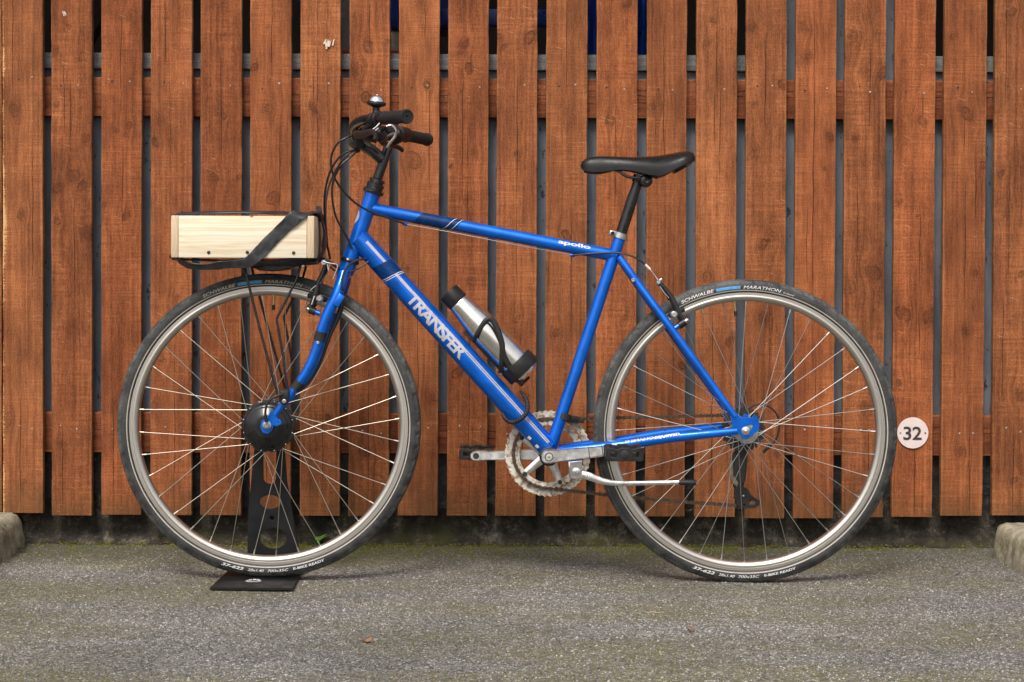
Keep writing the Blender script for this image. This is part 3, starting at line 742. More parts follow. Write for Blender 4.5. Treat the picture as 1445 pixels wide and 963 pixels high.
def chips(n=115000):
    """stone chips standing out of the worn asphalt, all in one mesh"""
    rg = np.random.default_rng(3)
    y = rg.uniform(-1.42, 0.475, n); x = rg.uniform(-1, 1, n) * (0.30 * (y + D) * .98 + 0.02)
    s = rg.uniform(0.0011, 0.0027, n) * np.where(rg.random(n) > .93, 1.35, 1.0); a = rg.uniform(0, 6.283, n)
    z = np.array([gz(float(p), float(q)) for p, q in zip(x, y)])
    h = s * rg.uniform(0.35, 0.95, n) * .8
    V = np.empty((n, 8, 3), np.float32)
    for k in range(4):
        aa = a + k * math.pi / 2 + rg.uniform(-.35, .35, n); q = rg.uniform(.75, 1.25, n); t = rg.uniform(.35, .7, n)
        V[:, k, 0] = x + s * q * np.cos(aa); V[:, k, 1] = y + s * q * np.sin(aa); V[:, k, 2] = z - 0.0006
        V[:, 4 + k, 0] = x + s * q * t * np.cos(aa); V[:, 4 + k, 1] = y + s * q * t * np.sin(aa); V[:, 4 + k, 2] = z + h * rg.uniform(.75, 1.1, n)
    F = np.array([(0, 1, 5, 4), (1, 2, 6, 5), (2, 3, 7, 6), (3, 0, 4, 7), (4, 5, 6, 7)], np.int32)
    L = (F[None] + (np.arange(n, dtype=np.int32) * 8)[:, None, None]).reshape(-1)
    me = bpy.data.meshes.new('asphalt_chips'); me.vertices.add(n * 8); me.vertices.foreach_set('co', V.reshape(-1))
    me.loops.add(len(L)); me.loops.foreach_set('vertex_index', L); me.polygons.add(n * 5)
    me.polygons.foreach_set('loop_start', np.arange(0, len(L), 4, dtype=np.int32)); me.update(calc_edges=True); me.validate()
    me.materials.append(MATS['grit']); o = bpy.data.objects.new('asphalt_chips', me); COL.objects.link(o)
    tag(o, 'stone chips standing out of the worn asphalt surface', 'stone chips', kind='stuff')
chips()
def pl_moss(rg):
    while True:
        x = rg.uniform(-1.2, 1.2); t = rg.random()
        y = PLINTH_Y - 0.017 - t * t * 0.15
        dens = 0.8 * mnoise.noise(Vector((x * 3.3, 1.5, 7))) + 0.8 * mnoise.noise(Vector((x * 23, y * 40, 2))) + 0.42 - t * 0.85 + (0.32 if -0.6 < x < 0.7 else -0.25)
        if dens > rg.uniform(-.2, .6): return x, y, gz(x, y) - 0.0002 + max(0, .009 * (1 - t * 7)) * rg.random()
scatter('moss', 'moss', 20000, pl_moss, (0.0012, 0.0038), 'dark green moss along the foot of the low wall', 'moss')
def weed(px, py, y, n, hgt, label, seed):
    rg = random.Random(seed); base = P(px, py, y); base.z = gz(base.x, y) - 0.002; m = MB()
    for k in range(n):
        a = rg.uniform(0, 6.28); l = hgt * rg.uniform(.6, 1.1); w = l * rg.uniform(.10, .18); out = Vector((math.cos(a), math.sin(a) * .6 - .2, 0))
        sd = Vector((-math.sin(a), math.cos(a), 0)); pts = []
        for t in (0, .25, .5, .75, 1):
            c = base + out * (l * t * t * .7) + Vector((0, 0, l * (t - .35 * t * t)))
            ww = w * (math.sin(math.pi * (0.08 + .9 * t)) ** .8)
            pts.append((c - sd * ww, c + Vector((0, 0, -ww * .25)), c + sd * ww))
        o = len(m.v)
        for q in pts: m.v += list(q)
        for t in range(4):
            for s in range(2): m.f.append((o + t * 3 + s, o + t * 3 + s + 1, o + t * 3 + s + 4, o + t * 3 + s + 3))
    tag(link_mesh('weed', m, 'weed', angle=60), label, 'weed', 'weeds in the wall joints')
weed(447, 768, 0.455, 11, 0.050, 'small green weed at the wall foot behind the front wheel', 1)
weed(24, 789, 0.38, 9, 0.030, 'small grass tuft at the foot of the left kerb stone', 2)
weed(1420, 793, 0.30, 7, 0.026, 'tiny grass tuft at the foot of the right kerb stone', 3)
def fallen(px, py, w, l, rot, label, seed):
    # distance along the ground from the photo's row
    lo, hi = -1.5, 0.5
    for _ in range(40):
        mid = (lo + hi) / 2
        if P(px, py, mid).z > 0: lo = mid
        else: hi = mid
    c = P(px, py, mid); c.z = gz(c.x, c.y) + 0.002; rg = random.Random(seed); m = MB(); n = 8
    out = []
    for k in range(14):
        a = 2 * math.pi * k / 14; r = 1 + 0.25 * math.cos(3 * a + seed) + rg.uniform(-.12, .12)
        u, v = math.cos(a) * l * r, math.sin(a) * w * r
        out.append(Vector((c.x + u * math.cos(rot) - v * math.sin(rot), c.y + u * math.sin(rot) + v * math.cos(rot), c.z + 0.004 * math.sin(2 * a + seed) + rg.uniform(0, .002) + .0045)))
    o = 0; m.v = [Vector((c.x, c.y, c.z + 0.001))] + out + [v - Vector((0, 0, .0007)) for v in out] + [Vector((c.x, c.y, c.z + 0.0003))]
    for k in range(14):
        k2 = (k + 1) % 14; m.f += [(0, 1 + k, 1 + k2), (29, 15 + k2, 15 + k), (1 + k, 15 + k, 15 + k2, 1 + k2)]
    tag(link_mesh('fallen_leaf', m, 'dead_leaf', angle=40), label, 'leaf', 'fallen leaves on the asphalt')
fallen(516, 907, 0.006, 0.011, 0.2, 'curled brown dead leaf on the asphalt below the front wheel', 1)
fallen(974, 891, 0.005, 0.008, 0.9, 'small reddish dead leaf on the asphalt below the rear wheel', 2)
def twig():
    lo, hi = -1.5, 0.5
    for _ in range(40):
        mid = (lo + hi) / 2
        if P(925, 865, mid).z > 0: lo = mid
        else: hi = mid
    c = P(925, 865, mid); z = gz(c.x, c.y) + 0.0025
    m = MB().tube([(c.x - 0.018, c.y, z), (c.x - 0.006, c.y + .004, z + .001), (c.x + .006, c.y + .001, z), (c.x + 0.018, c.y + 0.006, z + .001)], [.0012, .0013, .001, .0007], 6)
    tag(link_mesh('twig', m, 'twig'), 'thin pale twig lying on the asphalt left of the rear wheel', 'twig')
twig()

# ------------------------------------------------------------------ number sign
def sign():
    y = FENCE_Y - 0.0045; c = P(1288.2, 611.3, y); r = M(22.0, y)
    root = empty('number_sign', c + Vector((0, 0.002, 0))); tag(root, 'round pale pink plate with number 32 screwed to a fence board', 'sign')
    link_mesh('disc', MB().plate([circ(c.x, c.z, r - 0.0006, 64)], y, y + 0.003, 0.0006), 'sign', root)
    t = text_flat('32', M(26, y), M(19, y), 0.016, 0, 0.95)
    o = c + Vector((-M(13.5, y), -0.0012, -M(9.8, y)))
    tag(link_mesh('digits', t.map(lambda v: o + Vector((v.x, 0, v.y))), 'sign_ink', root), 'dark bold digits 32')
    for s in (-1, 1):
        p = c + Vector((s * r * 0.80, 0, 0))
        link_mesh('screw', MB().lathe([(0.0001, -0.0016), (0.0016, -0.0015), (0.0022, -0.0006), (0.0022, 0.001)], p, (0, 1, 0), 12), 'brass' if s < 0 else 'grime', root)
sign()

# ------------------------------------------------------------------ bicycle
FH, RH = P(380, 600.5, 0), P(1051.5, 606.5, 0)
WR = 0.3485
PLATE_T = 0.005
RH.z = WR - 0.0035
BIKE = empty('bicycle', (0, 0, 0))
tag(BIKE, 'blue flat-bar bicycle with black saddle parked on a wheel stand before the fence', 'bicycle')
def part(name, mb, mat, parent=BIKE, label=None, angle=35.0):
    o = link_mesh(name, mb, mat, parent, angle)
    if label: o['label'] = label
    return o

# ---- wheels
def tyre_prof():
    pts = []
    for k in range(25):
        a = math.pi * (k / 24)               # 0: inner near side ... pi: inner far side
        a2 = -0.62 + (math.pi + 1.24) * k / 24
        pts.append((0.3297 + 0.0188 * math.sin(a2), -0.0188 * math.cos(a2)))
    return pts
def tyre_mesh():
    prof = tyre_prof(); n = 864; m = MB()
    for i in range(n):
        th = 2 * math.pi * i / n
        for r, y in prof:
            dr = 0.0; k = i % 12
            rr = (r - 0.3297) / 0.0188
            side = 1 if y < 0 else -1
            # slanted sipes on the shoulder and a shallow zigzag groove
            if 0.56 < rr < 0.92:
                ph = (i + side * rr * 9) % 12
                if ph < 3.0: dr = -0.0016
            if abs(rr - 0.46) < 0.07: dr = -0.0006 if (i // 6) % 2 else 0
            if abs(y) < 0.003: dr = -0.0012
            c_ = y / 0.0188; r2 = r + dr * max(rr, 0.0); y2 = y + dr * c_
            m.v.append(Vector((r2 * math.sin(th), y2, r2 * math.cos(th))))
    k = len(prof)
    for i in range(n):
        for j in range(k - 1):
            i2 = (i + 1) % n
            m.f.append((i * k + j, i2 * k + j, i2 * k + j + 1, i * k + j + 1))
    return m
def tyre_y(r):       # near side wall of the tyre at radius r
    s = max(-1, min(1, (r - 0.3297) / 0.0188)); return -0.0188 * math.sqrt(max(0.0, 1 - s * s))
def ring_prof_stripe(r0, r1):
    n = 4; rs = [r0 + (r1 - r0) * i / n for i in range(n + 1)]
    return [(r, tyre_y(r) - 0.0006) for r in rs] + [(r, tyre_y(r) + 0.002) for r in reversed(rs)]
RIM_PROF = [(0.3195, -0.0125), (0.3185, -0.0138), (0.3125, -0.0138), (0.3120, -0.0132), (0.3112, -0.0138), (0.3060, -0.0136), (0.3050, -0.0128), (0.3035, -0.0122), (0.2995, -0.0085), (0.2985, -0.004),
            (0.2985, 0.004), (0.2995, 0.0085), (0.3035, 0.0122), (0.3050, 0.0128), (0.3060, 0.0136), (0.3112, 0.0138), (0.3185, 0.0138), (0.3195, 0.0125), (0.3165, 0.0105), (0.3140, 0.0), (0.3165, -0.0105)]
TYRE_ME = {}
def wheel(c, label, front):
    w = empty('wheel', c, BIKE); w['label'] = label
    def here(name, mb, mat, lab=None, angle=35.0):
        o = link_mesh(name, mb.map(lambda v: v + c), mat, w, angle, centre=c)
        if lab: o['label'] = lab
        return o
    if 'tyre' not in TYRE_ME:
        for key, mb, mat, an in (('tyre', tyre_mesh(), 'tyre', 50), ('reflective_stripe', MB().lathe(ring_prof_stripe(0.3222, 0.3246), (0, 0, 0), (0, 1, 0), 180, closed=True), 'beige', 40),
                                 ('rim', MB().lathe(RIM_PROF, (0, 0, 0), (0, 1, 0), 180, closed=True), 'rim', 40)):
            TYRE_ME[key] = here(key, mb, mat, None, an)
    else:
        for key in ('tyre', 'reflective_stripe', 'rim'): copy_to(TYRE_ME[key], c, w)
    # tyre print
    def arc_text(txt, a0, a1, r0, r1, mat, top=True, bold=0.012, shear=0.25):
        rm = (r0 + r1) / 2; W = R_(a1 - a0) * rm
        t = text_flat(txt, W, r1 - r0, bold, shear) if txt else quad_flat(W, r1 - r0, 40, 6)
        def f(v):
            a = R_(a0) + v.x / rm
            r = r0 + v.y if top else r1 - v.y
            return c + Vector((r * math.sin(a), tyre_y(r) - 0.0007, r * math.cos(a) if top else -r * math.cos(a)))
        o = link_mesh('print', t.map(f), mat, w, 40)
        return o
    P0 = 'beige' if front else 'white_print'
    arc_text('SCHWALBE', -27.0, -13.2, 0.3268, 0.3342, P0); arc_text('', -12.3, -2.6, 0.3268, 0.3338, 'tyre_blue', shear=0)
    arc_text('MARATHON', -1.4, 13.6, 0.3268, 0.3340, P0, bold=0.0)
    arc_text('G-Guard', 14.6, 19.0, 0.3275, 0.3310, P0, bold=0.0)
    k = 2.6 if front else 0.0
    arc_text('37-622', -21.2 + k, -12.2 + k, 0.3280, 0.3350, 'white_print', False, 0.03)
    arc_text('28x1.40', -10.6 + k, -4.2 + k, 0.3285, 0.3345, 'white_print', False, 0.01); arc_text('700x35C', -2.8 + k, 5.6 + k, 0.3285, 0.3345, 'white_print', False, 0.01)
    arc_text('E-BIKE READY', 7.4 + k, 20.4 + k, 0.3285, 0.3340, 'white_print', False, 0.03, 0.1)
    # spokes, each nipple and spoke one piece
    fr, fy, delta, off, sm, sr = (0.0575, 0.021, 33.0, -3.2, 'spoke', 0.00085) if front else (0.0225, 0.031, 64.0, 0.0, 'spoke2', 0.00078)
    proto = {}
    for k in range(36):
        side = -1 if k % 2 == 0 else 1; sg = -1 if ((k // 2) % 2 == 0) else 1
        if front: sg = -1 if ((k + 2) // 2) % 2 == 0 else 1
        key = (side, sg); ang = R_(off + 10 * k)
        if key not in proto:
            a = R_(delta * sg); rp = Vector((0, side * 0.0035, 0.3000)); hp = Vector((fr * math.sin(a), side * fy, fr * math.cos(a)))
            d = (hp - rp).normalized()
            mb = MB().tube([rp, rp + d * 0.012, rp + d * 0.0125, hp], [0.0021, 0.0019, sr, sr], 8)
            mb.map(lambda v: v + c); s = link_mesh('spoke', mb, sm, w, 35, centre=c); s.rotation_euler = (0, ang, 0); proto[key] = s
        else: copy_to(proto[key], c, w, (0, ang, 0))
    # valve
    va = R_(1.9 if front else -5.0); d = Vector((math.sin(va), 0, math.cos(va)))
    o = here('valve', MB().tube([d * 0.299, d * 0.297, d * 0.2965, d * 0.2755], [0.0062, 0.0062, 0.0029, 0.0029], 12), 'brass')
    link_mesh('valve_cap', MB().tube([c + d * 0.2765, c + d * 0.266, c + d * 0.2645], [0.0037, 0.0037, 0.0025], 12), 'rubber', w)
    return w
WF = wheel(FH, 'front wheel with black hub motor', True)
WB = wheel(RH, 'rear wheel with grimy cassette', False)

def sub(w, name, mb, mat, lab=None, angle=35.0):
    o = link_mesh(name, mb, mat, w, angle)
    if lab: o['label'] = lab
    return o
# hub motor
def hub_motor():
    m = MB(); prof = [(0.010, -0.048), (0.026, -0.047), (0.030, -0.044), (0.043, -0.040), (0.046, -0.037), (0.0465, -0.031), (0.052, -0.028), (0.0545, -0.024),
                      (0.0605, -0.0235), (0.0605, -0.0185), (0.056, -0.017), (0.056, 0.017), (0.0605, 0.0185), (0.0605, 0.0235), (0.0535, 0.024), (0.046, 0.037), (0.026, 0.047), (0.010, 0.048)]
    seg = 108; rings = []
    for r, h in prof:
        ring = []
        for k in range(seg):
            rr = r - (0.0028 if (r > 0.060 and (k % 12) in (5, 6, 7)) else 0)
            a = 2 * math.pi * k / seg; ring.append(FH + Vector((rr * math.sin(a), h, rr * math.cos(a))))
        rings.append(ring)
    m.loft(rings); h = sub(WF, 'hub_motor', m, 'black_paint', 'black ribbed hub motor', 30)
    b = MB()
    for k in range(12):
        a = R_(15 + 30 * k); b.lathe([(0.0001, -0.0262), (0.0014, -0.0258), (0.0018, -0.0246), (0.0018, -0.022)], FH + Vector((0.0575 * math.sin(a), 0, 0.0575 * math.cos(a))), (0, 1, 0), 8)
    sub(WF, 'rivets', b, 'steel')
    n = P(377, 600, -0.066)
    sub(WF, 'axle_nut', MB().lathe([(0.0045, -0.080), (0.0055, -0.079), (0.006, -0.072), (0.0095, -0.0715), (0.0098, -0.062), (0.0135, -0.0615), (0.0135, -0.0585), (0.009, -0.058), (0.009, -0.045)], (n.x, 0, n.z), (0, 1, 0), 24), 'steel')
hub_motor()
def rear_hub():
    m = MB().lathe([(0.009, -0.050), (0.014, -0.045), (0.014, -0.035), (0.026, -0.0335), (0.026, -0.0295), (0.015, -0.026), (0.014, 0.026), (0.026, 0.0295), (0.026, 0.0335), (0.012, 0.036)], RH, (0, 1, 0), 36)
    sub(WB, 'hub', m, 'alloy_dull')
    for i, (r, y) in enumerate(((0.052, 0.0375), (0.047, 0.0405), (0.042, 0.0435), (0.037, 0.0465), (0.033, 0.0495), (0.029, 0.0525), (0.024, 0.0555))):
        nt = int(r * 2 * math.pi / 0.0127); out = []
        for k in range(nt):
            for q, rr in ((0, r - .004), (.3, r), (.55, r), (.85, r - .004)):
                a = 2 * math.pi * (k + q) / nt; out.append((RH.x + rr * math.cos(a), RH.z + rr * math.sin(a)))
        holes = [circ(RH.x, RH.z, 0.012, 16)]
        if i < 3:
            for k in range(6):
                a = k * math.pi / 3; holes.append(circ(RH.x + (r - .014) * math.cos(a), RH.z + (r - .014) * math.sin(a), 0.0045, 10))
        sub(WB, 'sprocket', MB().plate([out] + holes, y, y + 0.0018), 'grime')
    n = P(1052.5, 608.5, -0.075)
    sub(WB, 'axle_nut', MB().lathe([(0.0025, -0.0815), (0.0035, -0.081), (0.0038, -0.078), (0.0062, -0.0778), (0.0068, -0.0725), (0.0095, -0.072), (0.0095, -0.0708), (0.005, -0.0705), (0.005, -0.05)], (n.x, 0, n.z), (0, 1, 0), 24), 'chrome')
rear_hub()

# ---- frame
Y = Vector((0, 1, 0))
HT_T, HT_B = P(526.5, 272), P(494.5, 366)
ST_T, BB = P(876, 331.5), P(774, 642)
DT_A, DT_B = P(506, 336.5), P(774, 632.5)
TT_A, TT_B = P(521, 294.2), P(870, 361.5)
R_HT, R_ST, R_DT, R_TT = 0.0178, 0.0140, 0.0254, 0.0143
FR = part('frame', MB().lathe([(0.0205, -0.034), (0.0205, 0.034)], BB, (0, 1, 0), 28), 'blue', BIKE, 'blue bottom bracket shell of the frame')
def fsub(name, mb, mat='blue', label=None):
    return part(name, mb, mat, FR, label)
fsub('head_tube', MB().tube([HT_B, HT_B + (HT_T - HT_B) * .06, HT_B + (HT_T - HT_B) * .061, HT_B + (HT_T - HT_B) * .94, HT_B + (HT_T - HT_B) * .941, HT_T], [R_HT + .001, R_HT + .001, R_HT, R_HT, R_HT + .001, R_HT + .001], 28))
fsub('down_tube', MB().tube([DT_A, DT_A.lerp(DT_B, .85), DT_B], [R_DT, R_DT, R_DT * .92], 40))
fsub('top_tube', MB().tube([TT_A, TT_B], R_TT, 28))
fsub('seat_tube', MB().tube([BB, ST_T.lerp(BB, .02), ST_T], [R_ST, R_ST, R_ST], 28))
DO = P(1038, 604, -0.066)
for s in (-1, 1):
    def mir(v): return Vector((v.x, -v.y if s > 0 else v.y, v.z))
    a, b, e = P(790, 638, -0.026), P(880, 628, -0.045), P(1040, 608.5, -0.066)
    b2, e2 = P(940, 618.5, -0.056), P(1020, 610.5, -0.065)
    fsub('chain_stay', MB().tube([mir(a), mir(b), mir(b2), mir(e2), mir(e)], [0.0125, 0.0127, 0.0114, 0.0096, 0.0080], 20))
    t0, t1, t2, t3 = P(874, 363, -0.013), P(906, 408, -0.030), P(948, 465, -0.050), P(1037, 588, -0.066)
    fsub('seat_stay', MB().tube([mir(t0), mir(t1), mir(t2), mir(t3)], [0.0088, 0.0090, 0.0090, 0.0082], 20, smooth=4))
def dropout(y0, y1):
    # plate traced round the axle slot, with two threaded eyes
    q = [(1031, 588), (1039, 584), (1046, 590), (1054, 589), (1062, 590), (1069, 591), (1071, 600), (1070, 607), (1062, 613), (1053, 619.5), (1047, 619), (1046, 613), (1041, 612), (1032, 616), (1030, 608), (1034, 601)]
    ym = -abs(y0 + y1) / 2
    out = [(P(x, z, ym).x, P(x, z, ym).z) for x, z in q]
    slot = [(P(x, z, ym).x, P(x, z, ym).z) for x, z in ((1047, 607), (1050, 602), (1058, 599), (1063, 600), (1062, 604), (1057, 609), (1053, 614), (1048, 613))]
    m = MB().plate([out, slot], y0, y1, 0.001)
    for ex, ez in ((1052, 588), (1065, 590)):
        p = P(ex, ez, ym); m.lathe([(0.0021, y0 - .0008), (0.0058, y0 - .0008), (0.0058, y1 + .0008), (0.0021, y1 + .0008)], (p.x, 0, p.z), (0, 1, 0), 18, closed=True)
    return m
fsub('dropout', dropout(-0.0705, -0.0640)); fsub('dropout', dropout(0.0640, 0.0705))
# tube decals: (u along the tube, v round it from the side facing the camera)
def on_tube(A, B, R, u0, v0=0.0, lift=0.0004):
    ax = (B - A).normalized(); up = ax.cross(Y); up = up if up.z > 0 else -up
    def f(v):
        al = (v.y + v0) / R
        return A + ax * (u0 + v.x) + (up * math.sin(al) - Y * math.cos(al)) * (R + lift)
    return f
Ldt, Ltt = (DT_B - DT_A).length, (TT_B - TT_A).length
def udt(px, py): return (P(px, py) - DT_A).dot((DT_B - DT_A).normalized())
def utt(px, py): return (P(px, py) - TT_A).dot((TT_B - TT_A).normalized())
fsub('stripe', quad_flat(udt(776, 630) - udt(513, 346) - .01, 0.0070, 60, 5).map(on_tube(DT_A, DT_B, R_DT, udt(513, 346), 0.0065, 0.0003)), 'silver_print')
fsub('stripe', quad_flat(udt(776, 630) - udt(655, 500), 0.0012, 60, 2).map(on_tube(DT_A, DT_B, R_DT, udt(655, 500), 0.0095, 0.0006)), 'navy')
u0, u1 = udt(574, 421), udt(651, 506)
fsub('lettering', text_flat('TRANSFER', u1 - u0, 0.0290, 0.030, 0.0, 0.86).map(on_tube(DT_A, DT_B, R_DT, u0, -0.0150, 0.0009)), 'letter', 'light grey TRANSFER lettering')
fsub('band', quad_flat(0.036, 0.062, 12, 24, 0.016).map(on_tube(DT_A, DT_B, R_DT, udt(541, 374) - .012, -0.030, 0.0005)), 'navy', 'dark blue slanted band')
for k in (0.0, 0.0045):
    fsub('band_line', quad_flat(0.0014, 0.062, 2, 24, 0.016).map(on_tube(DT_A, DT_B, R_DT, udt(541, 374) + 0.024 + k, -0.030, 0.0008)), 'white_print')
fsub('band', quad_flat(0.094, 0.048, 16, 20, 0.034).map(on_tube(TT_A, TT_B, R_TT, utt(590, 309) - 0.018, -0.024, 0.0003)), 'navy', 'dark blue slanted band')
for k in (0.0, 0.0155):
    fsub('band_line', quad_flat(0.0015, 0.046, 2, 20, 0.034).map(on_tube(TT_A, TT_B, R_TT, utt(626, 316) - 0.004 + k, -0.023, 0.0006)), 'white_print')
fsub('lettering', text_flat('apollo', M(46), 0.0125, 0.020, 0.0, 0.95).map(on_tube(TT_A, TT_B, R_TT, utt(787, 345), 0.0005, 0.0006)), 'white_print', 'white apollo lettering')
ca, cb = P(880, 628, -0.045), P(940, 618.5, -0.056)
csx = (cb - ca).normalized()
def on_stay(u0, v0):
    up = csx.cross(Y); up = up if up.z > 0 else -up; sdv = csx.cross(up); sdv = sdv if sdv.y < 0 else -sdv
    def f(v):
        rr = 0.0130 - 0.0015 * (u0 + v.x) / .12; al = (v.y + v0) / rr; return ca + csx * (u0 + v.x) + (up * math.sin(al) + sdv * math.cos(al)) * (rr + .0006)
    return f
fsub('lettering', text_flat('SHIMANO', M(40), 0.0072, 0.020, 0.1).map(on_stay(M(3), 0.0035)), 'silver_print', 'pale SHIMANO lettering')
fsub('lettering', text_flat('EQUIPPED', M(35), 0.0072, 0.035, 0.0).map(on_stay(M(45), 0.0020)), 'white_print', 'white EQUIPPED lettering')
p = P(497.5, 312, 0)   # badge on the front of the head tube
hax = (HT_T - HT_B).normalized(); hfw = hax.cross(Y); hfw = hfw if hfw.x < 0 else -hfw
hb = MB(); n = 10
ring = []
for i in range(n + 1):
    u = -0.017 + 0.034 * i / n; w = 0.011 * math.sqrt(max(0.02, 1 - (u / 0.0172) ** 2)); row = []
    for j in range(9):
        al = (j / 8 * 2 - 1) * w / R_HT * 1.5
        row.append(HT_B.lerp(HT_T, .60) + hax * u + (hfw * math.cos(al) - Y * math.sin(al)) * (R_HT + .0006))
    ring.append(row)
hb.loft(ring, False, False); fsub('head_badge', hb, 'silver_print')
for (x, z) in ((742.5, 621), (754, 632)):
    u = udt(x, z); v = -0.0125
    fsub('sticker', quad_flat(0.0085, 0.0085, 4, 8).map(on_tube(DT_A, DT_B, R_DT, u - .004, -0.021, 0.0008)), 'white_print')
# cable stops, bosses and screws on the frame
for (x, z) in ((572, 316.5), (808, 360.5)):
    q = P(x, z, -0.003); d = (TT_B - TT_A).normalized(); fsub('cable_stop', MB().tube([q - d * .0055, q - d * .0045, q + d * .0045, q + d * .0055], [.0036, .0042, .0042, .0036], 14))
q = P(546, 399, -0.012); d = (DT_B - DT_A).normalized(); fsub('cable_stop', MB().tube([q - d * .006, q + d * .006], .0042, 14))
q = P(893.5, 395.5, -0.036); fsub('screw', MB().lathe([(.0012, -.0012), (.0022, -.0016), (.0044, -.0012), (.0046, .004)], q, (0, 1, 0), 16), 'steel')
# ---- headset, stem, handlebar
part('headset', MB().lathe([(.0195, -.003), (.0235, -.0025), (.0245, .002), (.0240, .006), (.0195, .008), (.0190, .013), (.0205, .0135), (.0205, .021), (.0165, .0225), (.0160, .026), (.0185, .0265), (.0180, .031), (.0120, .034)], HT_T, hax, 32), 'black_paint', BIKE, None, 30)
part('headset', MB().lathe([(.0180, -.008), (.0215, -.0075), (.0225, -.003), (.0205, .001), (.0180, .0015)], HT_B, hax, 32), 'black_paint', BIKE, None, 30)
Q_T, Q_B = P(548.5, 207), P(528, 266)
CL = P(504, 200.5)
ST = part('stem', MB().tube([Q_B, Q_T + (Q_B - Q_T).normalized() * .003, Q_T], [.0111, .0111, .0098], 22).tube([P(540, 226), P(524, 212), CL], [.0135, .0135, .0140], 22), 'black_paint', BIKE, 'black quill stem')
part('stem_clamp', MB().lathe([(.0165, -.021), (.0185, -.019), (.0185, .019), (.0165, .021)], CL, (0, 1, 0), 24), 'black_paint', ST)
part('wedge_bolt', MB().tube([P(546, 209, -.006), P(550, 202, -.007), P(556.5, 194, -.008), P(558.5, 186, -.009), P(556, 179.5, -.010), P(551, 176.5, -.010), P(545.5, 178.5, -.010)], [.0046] * 7, 14, smooth=5, flat=(1.5, 0.75)), 'chrome', ST, 'bright bent metal hook at the stem top')
GN0, GN1 = P(538, 167, -0.165), P(575, 164.6, -0.285)
GF0, GF1 = P(566, 189.5, 0.150), P(604, 197.5, 0.285)
bar = [GN0 + (GN1 - GN0) * .6, GN0, P(523, 168.8, -.130), P(509, 171, -.098), P(500, 178, -.070), P(499, 190, -.042), CL + Vector((0, -.018, 0)), CL, CL + Vector((0, .018, 0)),
       P(508, 196, .045), P(520, 187, .075), P(536, 184, .105), GF0, GF0 + (GF1 - GF0) * .6]
HB = part('handlebar', MB().tube(bar, .0115, 20, smooth=6), 'black_paint')
def grip(a, b):
    d = (b - a).normalized(); L = (b - a).length; m = MB(); pr = [(.0132, 0), (.0150, .002), (.0150, .010), (.0138, .012)]
    k = .014
    while k < L - .016:
        pr += [(.0138, k), (.0143, k + .001), (.0143, k + .003), (.0138, k + .004)]; k += .006
    pr += [(.0140, L - .014), (.0156, L - .012), (.0160, L - .004), (.0148, L - .0005), (.0125, L), (.0115, L - .0016), (.0030, L - .0016), (.0022, L - .004), (.0001, L - .004)]
    return m.lathe(pr, a, d, 28)
part('grip', grip(GN0 + (GN1 - GN0) * .12, GN1), 'grip', BIKE, None, 30); part('grip', grip(GF0 + (GF1 - GF0) * .18, GF1), 'grip', BIKE, None, 30)
# twist-shift collar on the far side
part('shifter', MB().tube([GF0 - (GF1 - GF0) * .16, GF0 - (GF1 - GF0) * .14, GF0 + (GF1 - GF0) * .17, GF0 + (GF1 - GF0) * .19], [.0150, .0180, .0185, .0150], 24).tube([GF0 + Vector((-.006, -.01, -.010)), GF0 + Vector((-.022, -.012, -.022))], [.013, .008], 14), 'plastic')
# brake levers
def lever(side):
    m = MB()
    if side < 0:
        m.tube([P(537, 163, -.165), P(531, 170, -.150), P(524, 177, -.135), P(514, 184, -.120)], [.012, .011, .010, .008], 14, smooth=4)
        m.lathe([(.0135, -.009), (.0155, -.007), (.0155, .007), (.0135, .009)], P(533, 168, -.150), (GN1 - GN0).normalized(), 22)
        bl = [P(501, 189, -.105), P(506, 190.5, -.135), P(514, 189.5, -.165), P(522, 186.5, -.20), P(528, 187.5, -.235), P(530, 193, -.262), P(528, 199, -.272)]
        rr = [.0082, .0098, .0090, .0070, .0062, .0058, .0062]
    else:
        m.tube([GF0 + Vector((.000, -.03, .0)), GF0 + Vector((-.020, -.03, -.006)), GF0 + Vector((-.045, -.035, -.014))], [.012, .010, .008], 14, smooth=4)
        b0 = GF0 + Vector((-.047, -.03, -.016)); bl = [b0, b0 + Vector((.004, .03, -.004)), b0 + Vector((.016, .07, -.008)), b0 + Vector((.034, .115, -.010)), b0 + Vector((.044, .14, -.016))]
        rr = [.0075, .008, .0065, .0058, .0055]
    return m, MB().tube(bl, rr, 14, smooth=5, flat=(1.0, .75))
for s in (-1, 1):
    a, b = lever(s); o = part('brake_lever', b, 'plastic'); part('lever_perch', a, 'plastic', o)
    if s < 0: part('lever_spring', MB().tube([P(522, 186, -.17), P(530, 180, -.172), P(536, 174, -.172)], [.0016] * 3, 8, smooth=4).tube([P(527, 187, -.172), P(534, 181, -.174)], [.0014] * 2, 8), 'alloy', o)
sh = part('shift_pod', MB().obox(P(519, 190, -.075), (1, .3, -.4), (0, 0, 1), (.040, .045, .026), .006).obox(P(536, 192, -.05), (1, -.3, .2), (0, 0, 1), (.026, .04, .024), .006).tube([P(505, 195, -.09), P(503, 207, -.085)], [.009, .011], 14).tube([P(502, 205, -.08), P(505, 214, -.07)], [.006, .006], 12), 'plastic')
part('pod_lever', MB().tube([P(526, 186, -.10), P(531, 193, -.11), P(528, 201, -.115)], [.005, .006, .005], 12, smooth=4).tube([P(538, 185, -.08), P(545, 181, -.085), P(546, 187, -.08)], [.004, .004, .003], 10, smooth=4), 'plastic', sh)
